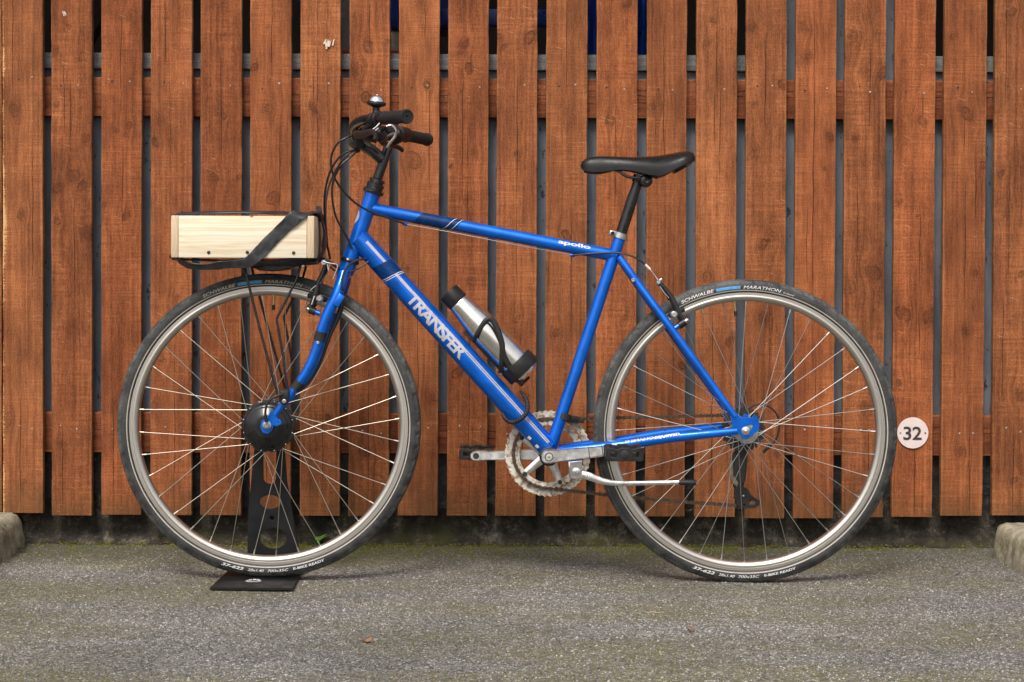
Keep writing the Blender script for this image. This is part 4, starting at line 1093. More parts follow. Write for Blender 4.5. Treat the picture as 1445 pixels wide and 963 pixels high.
# bell
bc = P(530.5, 152, -.135); bup = Vector((.10, -.06, 1)).normalized()
BE = part('bell', MB().lathe([(.0001, -.004), (.0075, -.004), (.0075, .0), (.0095, .001), (.0160, .0035), (.0208, .0055), (.0222, .0090), (.0212, .0125), (.0180, .0138)], bc, bup, 36).tube([P(531, 166, -.140), P(531, 151, -.136)], [.009, .0075], 16).lathe([(.0135, -.008), (.0150, -.006), (.0150, .006), (.0135, .008)], P(527, 168.5, -.140), (GN1 - GN0).normalized(), 20), 'plastic', BIKE, None, 30)
part('dome', MB().lathe([(.0180, .0128), (.0174, .0165), (.0155, .0212), (.0120, .0250), (.0066, .0272), (.0035, .0277), (.0033, .0285), (.0001, .0290)], bc, bup, 36), 'chrome', BE, 'shiny chrome bell dome', 40)
# ---- seat post, clamp, saddle
sax = (ST_T - BB).normalized(); SP_T = P(901, 254)
part('seat_post', MB().tube([ST_T - sax * .05, ST_T.lerp(SP_T, .72), ST_T.lerp(SP_T, .721), SP_T], [.0128, .0128, .0118, .0114], 24), 'black_paint')
cl = P(875, 333)
SC = part('seat_clamp', MB().lathe([(.0150, -.007), (.0172, -.0062), (.0172, .0062), (.0150, .007)], cl, sax, 28).obox(P(864.5, 329.5, -.004), (1, 0, -.2), (0, 0, 1), (.016, .020, .0125), .003), 'alloy_dull')
part('clamp_bolt', MB().lathe([(.0012, -.0165), (.0022, -.018), (.0042, -.018), (.0046, -.0165), (.0046, -.006)], P(864, 329.5, 0), (0, 1, 0), 16), 'black_paint', SC)
SAD = [(819.6, 232.5, 235.5, .005), (821.5, 228, 239, .0115), (826, 224.5, 242, .0165), (833, 222.2, 243.2, .0195), (845, 220.8, 243.8, .0213), (860, 220.9, 242.0, .0235), (875, 221.6, 240.4, .0275), (890, 222.0, 242.0, .0345), (903, 222.0, 245.0, .0435),
       (915, 221.5, 248.5, .0535), (927, 220.4, 250.5, .0630), (938, 218.8, 247.0, .0705), (949, 216.9, 241.0, .0755), (960, 214.9, 235.5, .0770), (969, 213.9, 232.0, .0735), (975.5, 215.2, 230.5, .0620), (979, 220, 228.5, .0400), (979.8, 223.5, 226, .0150)]
def saddle():
    rings, low = [], []
    for i, (x, t, b, w) in enumerate(SAD):
        pt, pb = P(x, t), P(x, b); rg = []; lr = []
        for k in range(25):
            a = math.pi * (k / 24 - .5); sy = math.sin(a); cz_ = abs(math.cos(a)) ** .62
            rg.append(Vector((pt.x, w * (abs(sy) ** .85) * (1 if sy > 0 else -1), pb.z + (pt.z - pb.z) * cz_)))
        for k in range(9):
            f = 1 - 2 * k / 8; rg.append(Vector((pt.x, w * .80 * f, pb.z + (pt.z - pb.z) * (.10 + .25 * (1 - f * f)))))
        rings.append(rg)
    return MB().loft(rings)
SA = part('saddle', saddle(), 'saddle', BIKE, None, 60)
base = MB(); rg = []
for x, t, b, w in [(824, 236, 244, .014), (833, 238, 246, .017), (845, 238, 246.6, .018), (855, 237, 245, .019), (865, 236, 242, .02)]:
    rg.append([Vector((P(x, t).x, w * math.sin(a), P(x, (t + b) / 2).z + (P(x, t).z - P(x, b).z) / 2 * math.cos(a))) for a in [2 * math.pi * k / 16 for k in range(16)]])
base.loft(rg); rg = []
for x, t, b, w in [(926, 244, 253, .055), (935, 240, 250.5, .062), (948, 231, 243.5, .068), (962, 225, 237, .068), (974, 222, 233.5, .056)]:
    rg.append([Vector((P(x, t).x, w * math.sin(a), P(x, (t + b) / 2).z + (P(x, t).z - P(x, b).z) / 2 * math.cos(a))) for a in [2 * math.pi * k / 16 for k in range(16)]])
base.loft(rg); base.obox(P(959, 238, 0), (1, 0, .6), (0, 0, 1), (.032, .07, .010), .003)
part('saddle_shell', base, 'plastic', SA, None, 40)
for s in (-1, 1):
    part('saddle_rail', MB().tube([P(868, 240, s * .014), P(875, 243, s * .018), P(884, 249, s * .021), P(895, 251, s * .022), P(915, 250.5, s * .022), P(935, 246, s * .025), P(952, 238, s * .03)], [.0035] * 7, 12, smooth=4), 'black_paint', SA)
part('saddle_clamp', MB().lathe([(.0045, -.029), (.0060, -.030), (.0125, -.028), (.0145, -.025), (.0145, .025), (.010, .029)], P(911, 256, 0), (0, 1, 0), 24).tube([P(899, 259), P(903, 249)], [.0135, .0155], 18).obox(P(905, 252.5, 0), (1, 0, 0), (0, 0, 1), (.030, .050, .012), .003), 'black_paint', SA)
# ---- fork
FL = [(485, 386, -.034), (481, 400, -.046), (474, 419, -.056), (463.5, 441, -.058), (455, 464, -.058), (450.5, 482, -.058), (442.5, 505, -.058), (432.5, 525, -.058), (420.5, 543, -.058), (409, 558, -.059), (399, 570, -.060), (388, 586, -.061)]
FRAD = [.0140, .0135, .0128, .0126, .0124, .0122, .0118, .0112, .0104, .0094, .0085, .0068]
FK = part('fork', MB().tube([HT_B + hax * .002, P(487, 386)], [.0185, .0190], 24).obox(P(486, 388), (0, 1, 0), (0, 0, 1), (.085, .030, .022), .009), 'blue', BIKE, 'blue fork crown')
for s in (-1, 1):
    pts = [P(*q) for q in FL]
    if s > 0: pts = [Vector((v.x, -v.y, v.z)) for v in pts]
    part('fork_leg', MB().tube(pts, FRAD, 22, smooth=3), 'blue', FK)
    y = -.0615
    out = [(P(x, z, y).x, P(x, z, y).z) for x, z in ((384, 579), (392, 585), (390, 591), (395, 593), (397, 598), (391, 601), (386, 600), (384, 607), (378, 612), (371, 610), (368, 603), (370, 595), (377, 591))]
    part('fork_end', MB().plate([out, [(P(x, z, y).x, P(x, z, y).z) for x, z in circ(393, 596, 1.6, 10)]], s * -y - .003, s * -y + .003, .001), 'blue', FK)
# tape round the near leg, and clamps
def band_on(i0, i1, t0, t1, r, mat, name='tape', lab=None):
    a, b = P(*FL[i0]), P(*FL[i1]); part(name, MB().tube([a.lerp(b, t0), a.lerp(b, t1)], r, 22), mat, FK, lab)
band_on(4, 5, .25, .95, [.0136, .0133], 'rubber'); band_on(8, 9, -.25, .45, [.0120, .0114], 'rubber')
part('screw', MB().lathe([(.0012, -.0012), (.0020, -.0018), (.0036, -.0014), (.0040, .005)], P(448.5, 484, -.0715), (0, 1, 0), 14), 'steel', FK)
part('cable_bracket', MB().obox(P(478, 424, -.066), (.5, 0, .8), (0, 1, 0), (.030, .016, .012), .003), 'blue', FK)
part('rack_lug', MB().obox(P(401, 559, -.072), (0, 0, 1), (0, 1, 0), (.026, .022, .012), .003).lathe([(.0001, -.008), (.009, -.007), (.0095, .008)], P(401, 566, -.070), (0, 1, 0), 20), 'plastic', FK)
part('screw', MB().lathe([(.0015, -.0012), (.0026, -.0022), (.0048, -.0016), (.0052, .006)], P(401, 566.5, -.081), (0, 1, 0), 16), 'steel', FK)
# cable of the hub motor
part('motor_cable', MB().tube([P(480, 418, -.040), P(481.5, 432, -.040), P(476, 450, -.040), P(467, 470, -.042), P(460, 490, -.046), P(452, 512, -.046), P(441, 533, -.046), P(428, 548, -.050), P(414, 553, -.058), P(398, 557, -.078), P(386, 561, -.083), P(377, 570, -.083), P(374.5, 583, -.082), P(376, 596, -.080)],
     [.0058, .0062, .0058, .0045, .0038, .0034, .0032, .0030, .0028, .0028, .0028, .0028, .0030, .0040], 12, smooth=5), 'cable')
# ---- cables from the handlebar
def cable(name, pts, r=.0025, mat='cable', seg=10):
    part(name, MB().tube([P(*q) for q in pts], r, seg, smooth=6), mat)
cable('brake_cable', [(500, 190, -.10), (488, 195, -.11), (476, 203, -.11), (467.5, 221, -.10), (469, 243, -.09), (481, 266, -.07), (502, 287, -.045), (523, 299, -.030), (550, 308.5, -.016), (571, 316, -.006)])
cable('gear_cable', [(503, 212, -.08), (492, 214, -.085), (480, 221, -.085), (466, 242, -.075), (458.5, 272, -.055), (458, 300, -.03), (460, 335, .00), (463, 352, .012), (466, 366, .015)])
cable('gear_cable', [(506, 210, .03), (494, 216, .03), (483, 226, .03), (469, 250, .035), (461, 276, .035), (459.5, 310, .03), (462, 345, .03)], .0024)
cable('brake_cable', [(506, 207, -.06), (500, 217, -.06), (492, 224, -.06), (481, 234, -.065), (470.5, 255, -.06), (468.5, 276, -.055), (473, 303, -.045), (482, 322, -.035), (491, 338, -.024), (497, 352, -.020)])
cable('brake_wire', [(571, 316.3, -.006), (650, 330.6, -.0145), (730, 346.3, -.0145), (808, 360.3, -.006)], .0008, 'wire', 8)
cable('brake_cable', [(808, 360.3, -.006), (830, 358.5, -.014), (852, 357, -.019), (872, 357, -.022), (890, 361, -.026), (904, 368.5, -.028), (911, 374, -.028)], .0024)
part('ferrule', MB().tube([P(910.5, 373.5, -.028), P(917.5, 380.5, -.028)], [.0030, .0028], 12), 'white_print')
cable('brake_wire', [(917, 380, -.028), (924, 389, -.030), (931, 399, -.034)], .0011, 'alloy', 8)
# loop of the front brake cable under the crown
cable('brake_cable', [(516, 366, -.026), (508, 366.5, -.034), (497, 371, -.040), (488, 380, -.052), (483, 393, -.064), (482.5, 405, -.068), (485, 410, -.066)], .0026)
cable('gear_cable', [(520, 369, -.022), (506, 379, -.030), (492, 384, -.040), (476, 384, -.030), (466, 377, -.012)], .0018)
# ---- chain wheel and cranks
CW = Vector((P(773.3, 640.3, .045).x, .045, P(773.3, 640.3, .045).z))
CS = part('crankset', MB().lathe([(.019, -.042), (.0215, -.041), (.0215, -.034), (.012, -.033), (.012, .034), (.0215, .035), (.0215, .041)], BB, (0, 1, 0), 28), 'black_paint', BIKE, 'black bottom bracket cups with crank set')
def gear(c, r, nt, inner, y, t, th=.005, holes=()):
    out = []
    for k in range(nt):
        for q, rr in ((0.0, r - th), (.18, r - th * .7), (.36, r), (.58, r), (.76, r - th * .7), (.94, r - th)):
            a = 2 * math.pi * (k + q) / nt; out.append((c.x + rr * math.cos(a), c.z + rr * math.sin(a)))
    return MB().plate([out, circ(c.x, c.z, inner, 72)] + list(holes), y, y + t, .0003)
hl = []
for k in range(46):
    if k % 7 in (1, 2, 4): continue
    a = 2 * math.pi * k / 46
R1 = .1000
part('chainring', gear(CW, R1, 48, .0845, .047, .0035, .0022), 'ring', CS, 'worn whitish chainring with rust at the teeth')
part('chainring', gear(CW, .0815, 38, .0665, .0385, .0035, .0040), 'ring', CS, 'smaller worn chainring')
for k in range(5):
    a = -R_(67) - k * 2 * math.pi / 5; d = Vector((math.cos(a), 0, math.sin(a)))
    m = MB().tube([Vector((CW.x, .044, CW.z)) + d * .012, Vector((CW.x, .044, CW.z)) + d * .045, Vector((CW.x, .043, CW.z)) + d * .062, Vector((CW.x, .043, CW.z)) + d * .076], [.0125, .0095, .0085, .0080], 12, flat=(.55, 1.0))
    part('spider_arm', m, 'alloy', CS)
    part('chainring_bolt', MB().lathe([(.0018, -.0085), (.0030, -.0095), (.0048, -.009), (.0052, -.006), (.0052, .004)], Vector((CW.x, .0430, CW.z)) + d * .071, (0, 1, 0), 16), 'grime', CS)
def crank(A, B, r, th, y):
    """flat-sided arm from the axle to the pedal"""
    d = (B - A).normalized(); n = d.cross(Y); m = MB(); rg = []
    L = (B - A).length
    prof = [(-.0165, .004), (-.0155, .0085), (-.011, .0135), (-.004, .0158), (.006, .0160), (.020, .0148), (.045, .0135), (.10, .0118), (L - .03, .0108), (L - .012, .0122), (L, .0128), (L + .008, .0108), (L + .0125, .005)]
    for u, w in prof:
        c = A + d * u; t = th * (1.0 if u < L * .8 else .85)
        rg.append([c + n * w * a + Y * t * b for a, b in ((-1, -.45), (-.82, -1), (.82, -1), (1, -.45), (1, .45), (.82, 1), (-.82, 1), (-1, .45))])
    return m.loft(rg)
NA, NB = P(774.6, 644.5, -.066), P(876, 634, -.080)
K1 = part('crank_arm', crank(NA, NB, .0155, .0075, -.07), 'alloy', CS, None, 40)
part('crank_bolt', MB().lathe([(.0001, -.0070), (.0030, -.0070), (.0036, -.0060), (.0075, -.0062), (.0082, -.0092), (.0098, -.0090), (.0100, -.004)], NA, (0, 1, 0), 24), 'grime', CS, 'dark crank bolt')
part('crank_axle', MB().lathe([(.0001, -.0090), (.0026, -.0086), (.0030, -.006)], NA, (0, 1, 0), 12), 'brass', CS)
for x in (831.5, 850.5):
    q = NA.lerp(NB, (x - 774.6) / (876 - 774.6)); d = (NB - NA).normalized(); part('rubber_band', MB().obox(q, d, (0, 0, 1), (.0016, .0165, .0250), .0004), 'rubber', CS)
FA, FB = P(774, 641, .068), P(671.8, 643.3, .080)
part('crank_arm', crank(FA, FB, .0155, .0075, .07), 'alloy', CS, None, 40)
part('pedal_axle_end', MB().lathe([(.0020, -.0078), (.0032, -.0084), (.0072, -.0080), (.0076, -.004)], FB, (0, 1, 0), 18), 'grime', CS)
part('crank_recess', MB().lathe([(.0001, -.0062), (.0020, -.0064), (.0030, -.0078), (.0034, -.0074), (.0034, -.003)], FA.lerp(FB, .79), (0, 1, 0), 14), 'alloy_dull', CS)
def pedal(c, s, lab):
    y0, y1 = (c.y - .012, c.y - .105) if s < 0 else (c.y + .012, c.y + .105)
    pl = part('pedal', MB().lathe([(.0105, 0), (.0120, .006), (.0095, .02), (.0095, .085), (.0105, .09)], Vector((c.x, y0, c.z)), (0, s, 0), 18), 'plastic', BIKE, lab)
    w, h = (.0405, .0135) if s < 0 else (.0400, .0118)
    for y in (y0 + s * .006, y1):
        lo, hi = min(y, y + s * .010), max(y, y + s * .010)
        out = [(c.x - w, c.z - h * .8), (c.x - w * .9, c.z - h), (c.x + w * .9, c.z - h), (c.x + w, c.z - h * .8), (c.x + w, c.z + h * .8), (c.x + w * .9, c.z + h), (c.x + w * .6, c.z + h), (c.x + w * .55, c.z + h * .8), (c.x + w * .3, c.z + h * .8),
               (c.x + w * .25, c.z + h), (c.x - w * .25, c.z + h), (c.x - w * .3, c.z + h * .8), (c.x - w * .55, c.z + h * .8), (c.x - w * .6, c.z + h), (c.x - w * .9, c.z + h), (c.x - w, c.z + h * .8)]
        hs_ = [[(c.x + e * w * .60 + a * w * .19, c.z + b * h * .50) for a, b in ((-1, -1), (1, -1), (1, 1), (-1, 1))] for e in (-1, 1)]
        part('cage_plate', MB().plate([out] + hs_, lo, hi, .0012), 'plastic', pl)
    for e in (-1, 1):
        a, b = sorted((y0 + s * .016, y1))
        part('cage_bar', MB().box((c.x + e * w * .86 - .005, a, c.z - h * .85), (c.x + e * w * .86 + .005, b, c.z + h * .85), .002), 'plastic', pl)
        if s > 0: part('reflector', MB().box((c.x + e * (w * 1.02) - .003, a + .02, c.z - .008), (c.x + e * (w * 1.02) + .003, b - .02, c.z + .008), .001), 'amber', pl)
    ye = y1 + s * .010
    part('end_cap', MB().lathe([(.0001, .0016), (.0085, .001), (.0100, 0), (.0100, -.012)], Vector((c.x, ye, c.z)), (0, s, 0), 22), 'rubber', pl)
pedal(P(877.5, 634.5, -.085), -1, 'near black pedal seen end on')
pedal(P(672, 642.5, .085), 1, 'far black pedal with amber reflectors')
# ---- chain
def chain():
    y = .0405; path = []; c = Vector((CW.x, y, CW.z)); r = .0795
    top0 = Vector((RH.x - .004, .0445, RH.z + .0335)); pul = P(1046, 707, .05)
    # top run from the cassette to the chain wheel, round its front, back to the lower pulley
    a0, a1 = R_(93), R_(268)
    arc = [c + Vector((math.cos(a0 + (a1 - a0) * k / 40), 0, math.sin(a0 + (a1 - a0) * k / 40))) * r for k in range(41)]
    path = [top0 + Vector((.02, 0, -.006)), top0] + arc
    low0 = arc[-1]
    for k in range(1, 13):
        t = k / 12; e = Vector((pul.x - .004, .05, pul.z - .011)); q = low0.lerp(e, t); q.z -= .004 * math.sin(math.pi * t); path.append(q)
    # resample at the chain pitch
    pts = [path[0]]; i = 0; acc = 0.0; pitch = .0127
    seg = [(path[k], path[k + 1]) for k in range(len(path) - 1)]
    L = [0]
    for a, b in seg: L.append(L[-1] + (b - a).length)
    def at(sv):
        for k, (a, b) in enumerate(seg):
            if sv <= L[k + 1]: return a.lerp(b, (sv - L[k]) / max(1e-9, L[k + 1] - L[k]))
        return path[-1]
    n = int(L[-1] / pitch); pts = [at(k * pitch) for k in range(n + 1)]
    m = MB()
    for k in range(n):
        a, b = pts[k], pts[k + 1]; d = (b - a).normalized(); up = d.cross(Y); w = .0034 if k % 2 else .0022
        h = .0042
        outl = [(-.003, -h * .6), (-.001, -h), (.002, -h * .95), (.0064, -h * .55), (.0107, -h * .95), (.0137, -h), (.0157, -h * .6), (.0157, h * .6), (.0137, h), (.0107, h * .95), (.0064, h * .55), (.002, h * .95), (-.001, h), (-.003, h * .6)]
        for s in (-1, 1):
            rg = [[a + d * u + up * v + Y * (s * w + q) for u, v in outl] for q in (-.0005, .0005)]
            m.loft(rg)
        m.lathe([(.0001, -.0042), (.0019, -.0042), (.0019, .0042), (.0001, .0042)], a, (0, 1, 0), 8)
    return m
o = part('chain', chain(), 'chain', BIKE, 'rusty brown chain', 30); o['kind'] = 'stuff'
# ---- derailleurs
fd = P(796, 587.5); part('front_derailleur', MB().lathe([(.0148, -.0075), (.0165, -.0065), (.0165, .0065), (.0148, .0075)], fd, sax, 24).obox(P(807, 591, .012), (1, .4, -.12), (0, 0, 1), (.030, .016, .014), .004).obox(P(806, 592, .040), (1, 0, -.1), (0, 0, 1), (.060, .012, .012), .003), 'grime', BIKE)
def plate_px(px, y0, y1, bev=.001, holes=()):
    ym = (y0 + y1) / 2
    f = lambda l: [(P(a, b, ym).x, P(a, b, ym).z) for a, b in l]
    return MB().plate([f(px)] + [f(h) for h in holes], y0, y1, bev)
RD = part('rear_derailleur', plate_px([(1043, 632), (1051, 634), (1052, 650), (1050, 672), (1046, 688), (1038, 688), (1034, 676), (1032, 660), (1036, 642)], .050, .066, .004), 'grime', BIKE, 'grimy rear derailleur')
part('linkage', plate_px([(1030, 650), (1033, 651), (1034, 670), (1041, 682), (1039, 686), (1032, 678), (1029, 664)], .046, .054, .001), 'dusty', RD, 'beige linkage edge')
part('pulley_cage', plate_px([(1036, 690), (1044, 685), (1054, 690), (1060, 700), (1072, 707), (1071, 713), (1064, 717), (1046, 717), (1040, 712), (1036, 702)], .042, .0445, .0008, [[(1058, 704), (1067, 709), (1064, 713), (1056, 713)], circ(1050, 713, 2.2, 10)]), 'plastic', RD)
part('pulley', gear(P(1048, 703, .048), .021, 11, .004, .0465, .0035, .004), 'grime', RD)
part('pulley_bolt', MB().lathe([(.0001, -.0035), (.0022, -.003), (.0026, 0)], P(1049, 700, .042), (0, 1, 0), 10), 'steel', RD)
cable('gear_cable', [(1055, 580, .055), (1063, 572.5, .055), (1075, 570.8, .055), (1088, 576, .055), (1097, 587, .055), (1099.5, 605, .055), (1094, 622, .055), (1086, 631, .055), (1079, 636, .055)], .0022)
part('cable_adjuster', MB().tube([P(1088, 627, .055), P(1077, 639, .055)], [.0042, .0035], 12), 'plastic')
cable('gear_wire', [(712, 580, -.004), (735, 609, -.010), (756, 636, -.012), (768, 652, -.010), (790, 652, -.030), (860, 643, -.052)], .0008, 'wire', 8)
# ---- rim brakes
def brake(front):
    if front:
        y = -.034
        arm = [(434, 437), (442, 428), (446, 414), (449, 400), (455, 387), (459, 374)]; r = [.0065, .0075, .0075, .0062, .0050, .0042]
        boss = ((452, 443), (433.5, 436)); pad = ((434, 417), (462, 423)); bolt = (450.5, 422)
    else:
        y = -.036
        arm = [(964, 452), (957, 443), (951, 428), (944, 415), (936, 405), (929, 398)]; r = [.0060, .0078, .0075, .0060, .0050, .0045]
        boss = ((950, 465), (970, 452)); pad = ((944, 446), (966, 436)); bolt = (951.6, 444.6)
    B = part('rim_brake', MB().tube([P(a, b, y - .012) for a, b in arm], r, 14, smooth=4, flat=(.7, 1.0)), 'black_paint', BIKE, 'black rim brake arm with pad')
    a, b = P(*boss[0], -.050), P(*boss[1], -.046)
    part('brake_boss', MB().tube([a, a.lerp(b, .45)], [.0062, .0062], 16), 'blue', B)
    part('spring_sleeve', MB().tube([a.lerp(b, .38), a.lerp(b, .82)], [.0088, .0088], 18), 'plastic', B)
    part('pivot_bolt', MB().tube([a.lerp(b, .8), a.lerp(b, 1.0), a.lerp(b, 1.08)], [.0052, .0056, .0035], 14), 'steel', B)
    p0, p1 = P(*pad[0], -.020), P(*pad[1], -.020)
    part('brake_pad', MB().obox((p0 + p1) / 2, p1 - p0, (0, 0, 1), ((p1 - p0).length, .013, .0115), .003), 'rubber', B)
    part('pad_bolt', MB().lathe([(.0016, -.0012), (.0028, -.0016), (.0056, -.0010), (.0066, .003), (.0080, .004), (.0080, .018)], P(*bolt, -.060), (0, 1, 0), 18), 'steel', B)
    # the arm on the far side
    part('far_arm', MB().tube([Vector((v.x, .040, v.z)) for v in [P(a_, b_) for a_, b_ in arm]], r, 12, smooth=3), 'black_paint', B)
    return B
BF = brake(True)
part('noodle', MB().tube([P(456, 369, -.045), P(461, 371, -.046), P(470, 372.5, -.046), P(475, 373.5, -.045), P(476, 378, -.045), P(473, 386, -.045), P(470, 394, -.045)], [.0042, .0030, .0017, .0017, .0017, .0017, .0017], 12, smooth=4).lathe([(.0055, -.004), (.0062, 0), (.0055, .004)], P(457, 370.5, -.044), (0, 1, 0), 14), 'chrome', BF, 'bent bright brake noodle')
part('spring_wire', MB().tube([P(462, 373, -.047), P(463, 383, -.049), P(457, 393, -.050), P(451, 401, -.050)], [.0013] * 4, 8, smooth=4).tube([P(446, 403, -.05), P(438, 410, -.045)], [.0012] * 2, 8).tube([P(444, 418, -.052), P(440, 430, -.052)], [.0018] * 2, 8), 'chrome', BF)
BR = brake(False)
part('noodle', MB().lathe([(.0040, -.006), (.0055, -.004), (.0055, .004), (.0040, .006)], P(929, 398.5, -.046), (0, 1, 0), 14).tube([P(931, 396, -.047), P(934, 393.5, -.047)], [.003, .003], 10), 'chrome', BR)
part('spring_wire', MB().tube([P(931, 404, -.052), P(937, 413, -.053), P(944, 421, -.052)], [.0011] * 3, 8, smooth=4), 'chrome', BR)
# ---- kickstand
KS = part('kickstand', MB().tube([P(821, 669.5, -.058), P(833, 673, -.060), P(846, 678, -.062), P(860, 681.2, -.064), P(875, 682.3, -.065), P(900, 682.2, -.066), P(963, 681, -.068)], [.0088, .0092, .0080, .0066, .0058, .0052, .0046], 14, smooth=4, flat=(.55, 1.0)), 'alloy')
part('bracket', plate_px([(803.5, 652), (820, 650), (823, 663), (822, 672), (814, 675), (805, 673)], -.060, -.030, .003).lathe([(.0001, -.0100), (.0028, -.0098), (.0040, -.0080), (.0098, -.0070), (.0105, -.004), (.0105, .01)], P(813, 666, -.054), (0, 1, 0), 24), 'chrome', KS)
gm = MB()
for k in range(8):
    q = P(829 + k * 2.9, 671.5 + k * 1.05, -.0645); gm.obox(q, (1, 0, -.32), (.25, 0, 1), (.0020, .0020, .0085))
part('grooves', gm, 'alloy_dull', KS)
part('foot', MB().tube([P(958, 681, -.068), P(961, 681, -.068), P(978, 681.3, -.068), P(982, 681.5, -.068)], [.0050, .0062, .0070, .0062], 14), 'rubber', KS)
# ---- bottle cage
A0, A1 = P(632.3, 411.8, 0), P(757, 542.5, 0)
bax = (A1 - A0).normalized(); bn = bax.cross(Y); bn = bn if bn.z > 0 else -bn
def bpt(u, v, y):             # along the bottle, away from the down tube, towards the camera
    return A0 + bax * u + bn * v - Y * y
BRAD = .0362
CG = part('bottle_cage', MB().obox(bpt(.165, -.0365, 0), bax, bn, (.150, .016, .006), .0025), 'plastic', BIKE, 'black plastic bottle cage')
def cpx(x, z, y): return P(540 + x / 3.852, 370 + z / 3.852, y)
arm = [(492, 432, -.031), (512, 395, -.038), (540, 345, -.0395), (566, 315, -.0385), (590, 312, -.0375), (612, 340, -.0385), (636, 400, -.041), (650, 455, -.041), (648, 520, -.040), (645, 570, -.036), (642, 600, -.028)]
part('cage_arm', MB().tube([cpx(*q) for q in arm], [.0048, .0052, .0055, .0062, .0066, .0066, .0066, .0066, .0062, .0060, .0060], 12, smooth=5, flat=(.45, 1.0)).tube([cpx(648, 455, -.041), cpx(664, 520, -.041), cpx(690, 575, -.0395), cpx(728, 612, -.036)], [.0060, .0056, .0054, .0056], 12, smooth=5, flat=(.45, 1.0)), 'plastic', CG)
far = [cpx(*q) for q in arm]
part('cage_arm', MB().tube([Vector((v.x, -v.y, v.z)) for v in far], [.0055] * len(far), 12, smooth=4, flat=(.45, 1.0)), 'plastic', CG)
part('cage_ring', MB().lathe([(.0372, .222), (.0418, .2222), (.0428, .226), (.0428, .252), (.0415, .2550), (.0372, .2550)], A0, bax, 48, closed=True).tube([bpt(.245, -.034, 0), bpt(.268, -.020, 0), bpt(.270, .0, 0)], [.008, .007, .006], 10, smooth=3, flat=(1, .5)).obox(bpt(.262, -.022, 0), bax, bn, (.022, .050, .014), .003), 'plastic', CG)
# ---- ribbed cable tied round the down tube
lk = [(748, 703, -.010), (766, 722, -.022), (783, 755, -.030), (788, 795, -.036), (775, 830, -.040), (748, 855, -.040), (715, 870, -.034), (685, 866, -.028), (664, 848, -.024), (652, 824, -.016)]
pts, rs = catmull([cpx(*q) for q in lk], [.0030, .0040, .0048, .0052, .0054, .0054, .0054, .0052, .0048, .0040], 10)
rs = [r * (1.10 if (k // 2) % 2 else .92) for k, r in enumerate(rs)]
part('tie_cable', MB().tube(pts, rs, 14), 'rubber', BIKE, 'black ribbed cable looped round the down tube')
# ---- front carrier
RKY = .058
RK = part('front_rack', MB().tube([P(336, 373, -RKY), P(400, 372.5, -RKY), P(446, 370, -RKY)], [.005] * 3, 12).tube([P(336, 373, RKY), P(400, 372.5, RKY), P(446, 370, RKY)], [.005] * 3, 12).tube([P(336, 373, -RKY), P(334, 373, 0), P(336, 373, RKY)], [.005] * 3, 12, smooth=3).tube([P(446, 370, -RKY), P(446, 370, RKY)], [.005] * 2, 12), 'black_paint', BIKE, 'black tubular front rack')
near = ([(344, 374, -RKY), (366, 462, -.068), (391.5, 556, -.073)], [(424, 376, -RKY), (418, 396, -.062), (390, 450, -.069), (391, 455, -.069), (400, 505, -.071), (406, 552, -.073)])
for s in (-1, 1):
    for st in near:
        q = [P(*v) for v in st]
        if s > 0: q = [Vector((v.x, -v.y, v.z)) for v in q]
        part('strut', MB().tube(q, .0030, 10), 'black_paint', RK)
part('deck', plate_px([(340, 371), (448, 368), (446, 372), (424, 374), (405, 379.5), (388, 381.5), (370, 380), (356, 374)], -.045, .045, .003), 'black_paint', RK, 'black sagging deck of the rack')
part('tie', MB().tube([P(446, 370, -.02), P(458, 366, -.02), P(468, 372, -.02), P(480, 380, -.01)], [.004, .004, .0035, .0035], 10, smooth=4), 'black_paint', RK)
part('bolt', MB().lathe([(.0001, -.006), (.003, -.0055), (.0036, 0)], P(428, 376, -RKY - .004), (0, 1, 0), 12), 'steel', RK)

# ------------------------------------------------------------------ bottle in the cage
BO = empty('drinks_bottle', bpt(.262, 0, 0)); tag(BO, 'brushed steel drinks bottle with black cap in the bottle cage', 'bottle')
prof = [(.0245, .0335), (.0255, .036), (.0262, .040), (.0280, .055), (.0312, .078), (.0338, .098), (.0355, .116), (BRAD, .135), (BRAD, .238), (.0335, .256), (.0300, .262), (.0001, .262)]
part('body', MB().lathe(prof, A0, bax, 64), 'bottle', BO, None, 30)
part('cap', MB().lathe([(.0001, 0), (.0225, 0), (.0245, .0012), (.0252, .003), (.0256, .030), (.0252, .0328), (.0245, .0338)], A0, bax, 48), 'plastic', BO, 'black cap', 30)
q = P(732.6, 514.6, -.0362)
rel = q - A0; uu, vv = rel.dot(bax), rel.dot(bn)
def on_bottle(r):
    def f(v):
        al = math.asin(max(-.99, min(.99, vv / BRAD))) + v.y / BRAD
        return A0 + bax * (uu + v.x) + (bn * math.sin(al) - Y * math.cos(al)) * (BRAD + r)
    return f
rg = MB(); n = 28
rg.add([(a * math.cos(2 * math.pi * k / n), a * math.sin(2 * math.pi * k / n), 0) for a in (.0070, .0060) for k in range(n)], [(k, (k + 1) % n, n + (k + 1) % n, n + k) for k in range(n)])
part('emblem', rg.map(on_bottle(.0003)), 'sign_ink', BO, 'small ring emblem')
part('emblem_mark', quad_flat(.0060, .0016, 4, 2).map(lambda v: Vector((v.x - .003, v.y - .0008 + (v.x - .003) * .0, 0))).map(on_bottle(.0004)), 'sign_ink', BO)

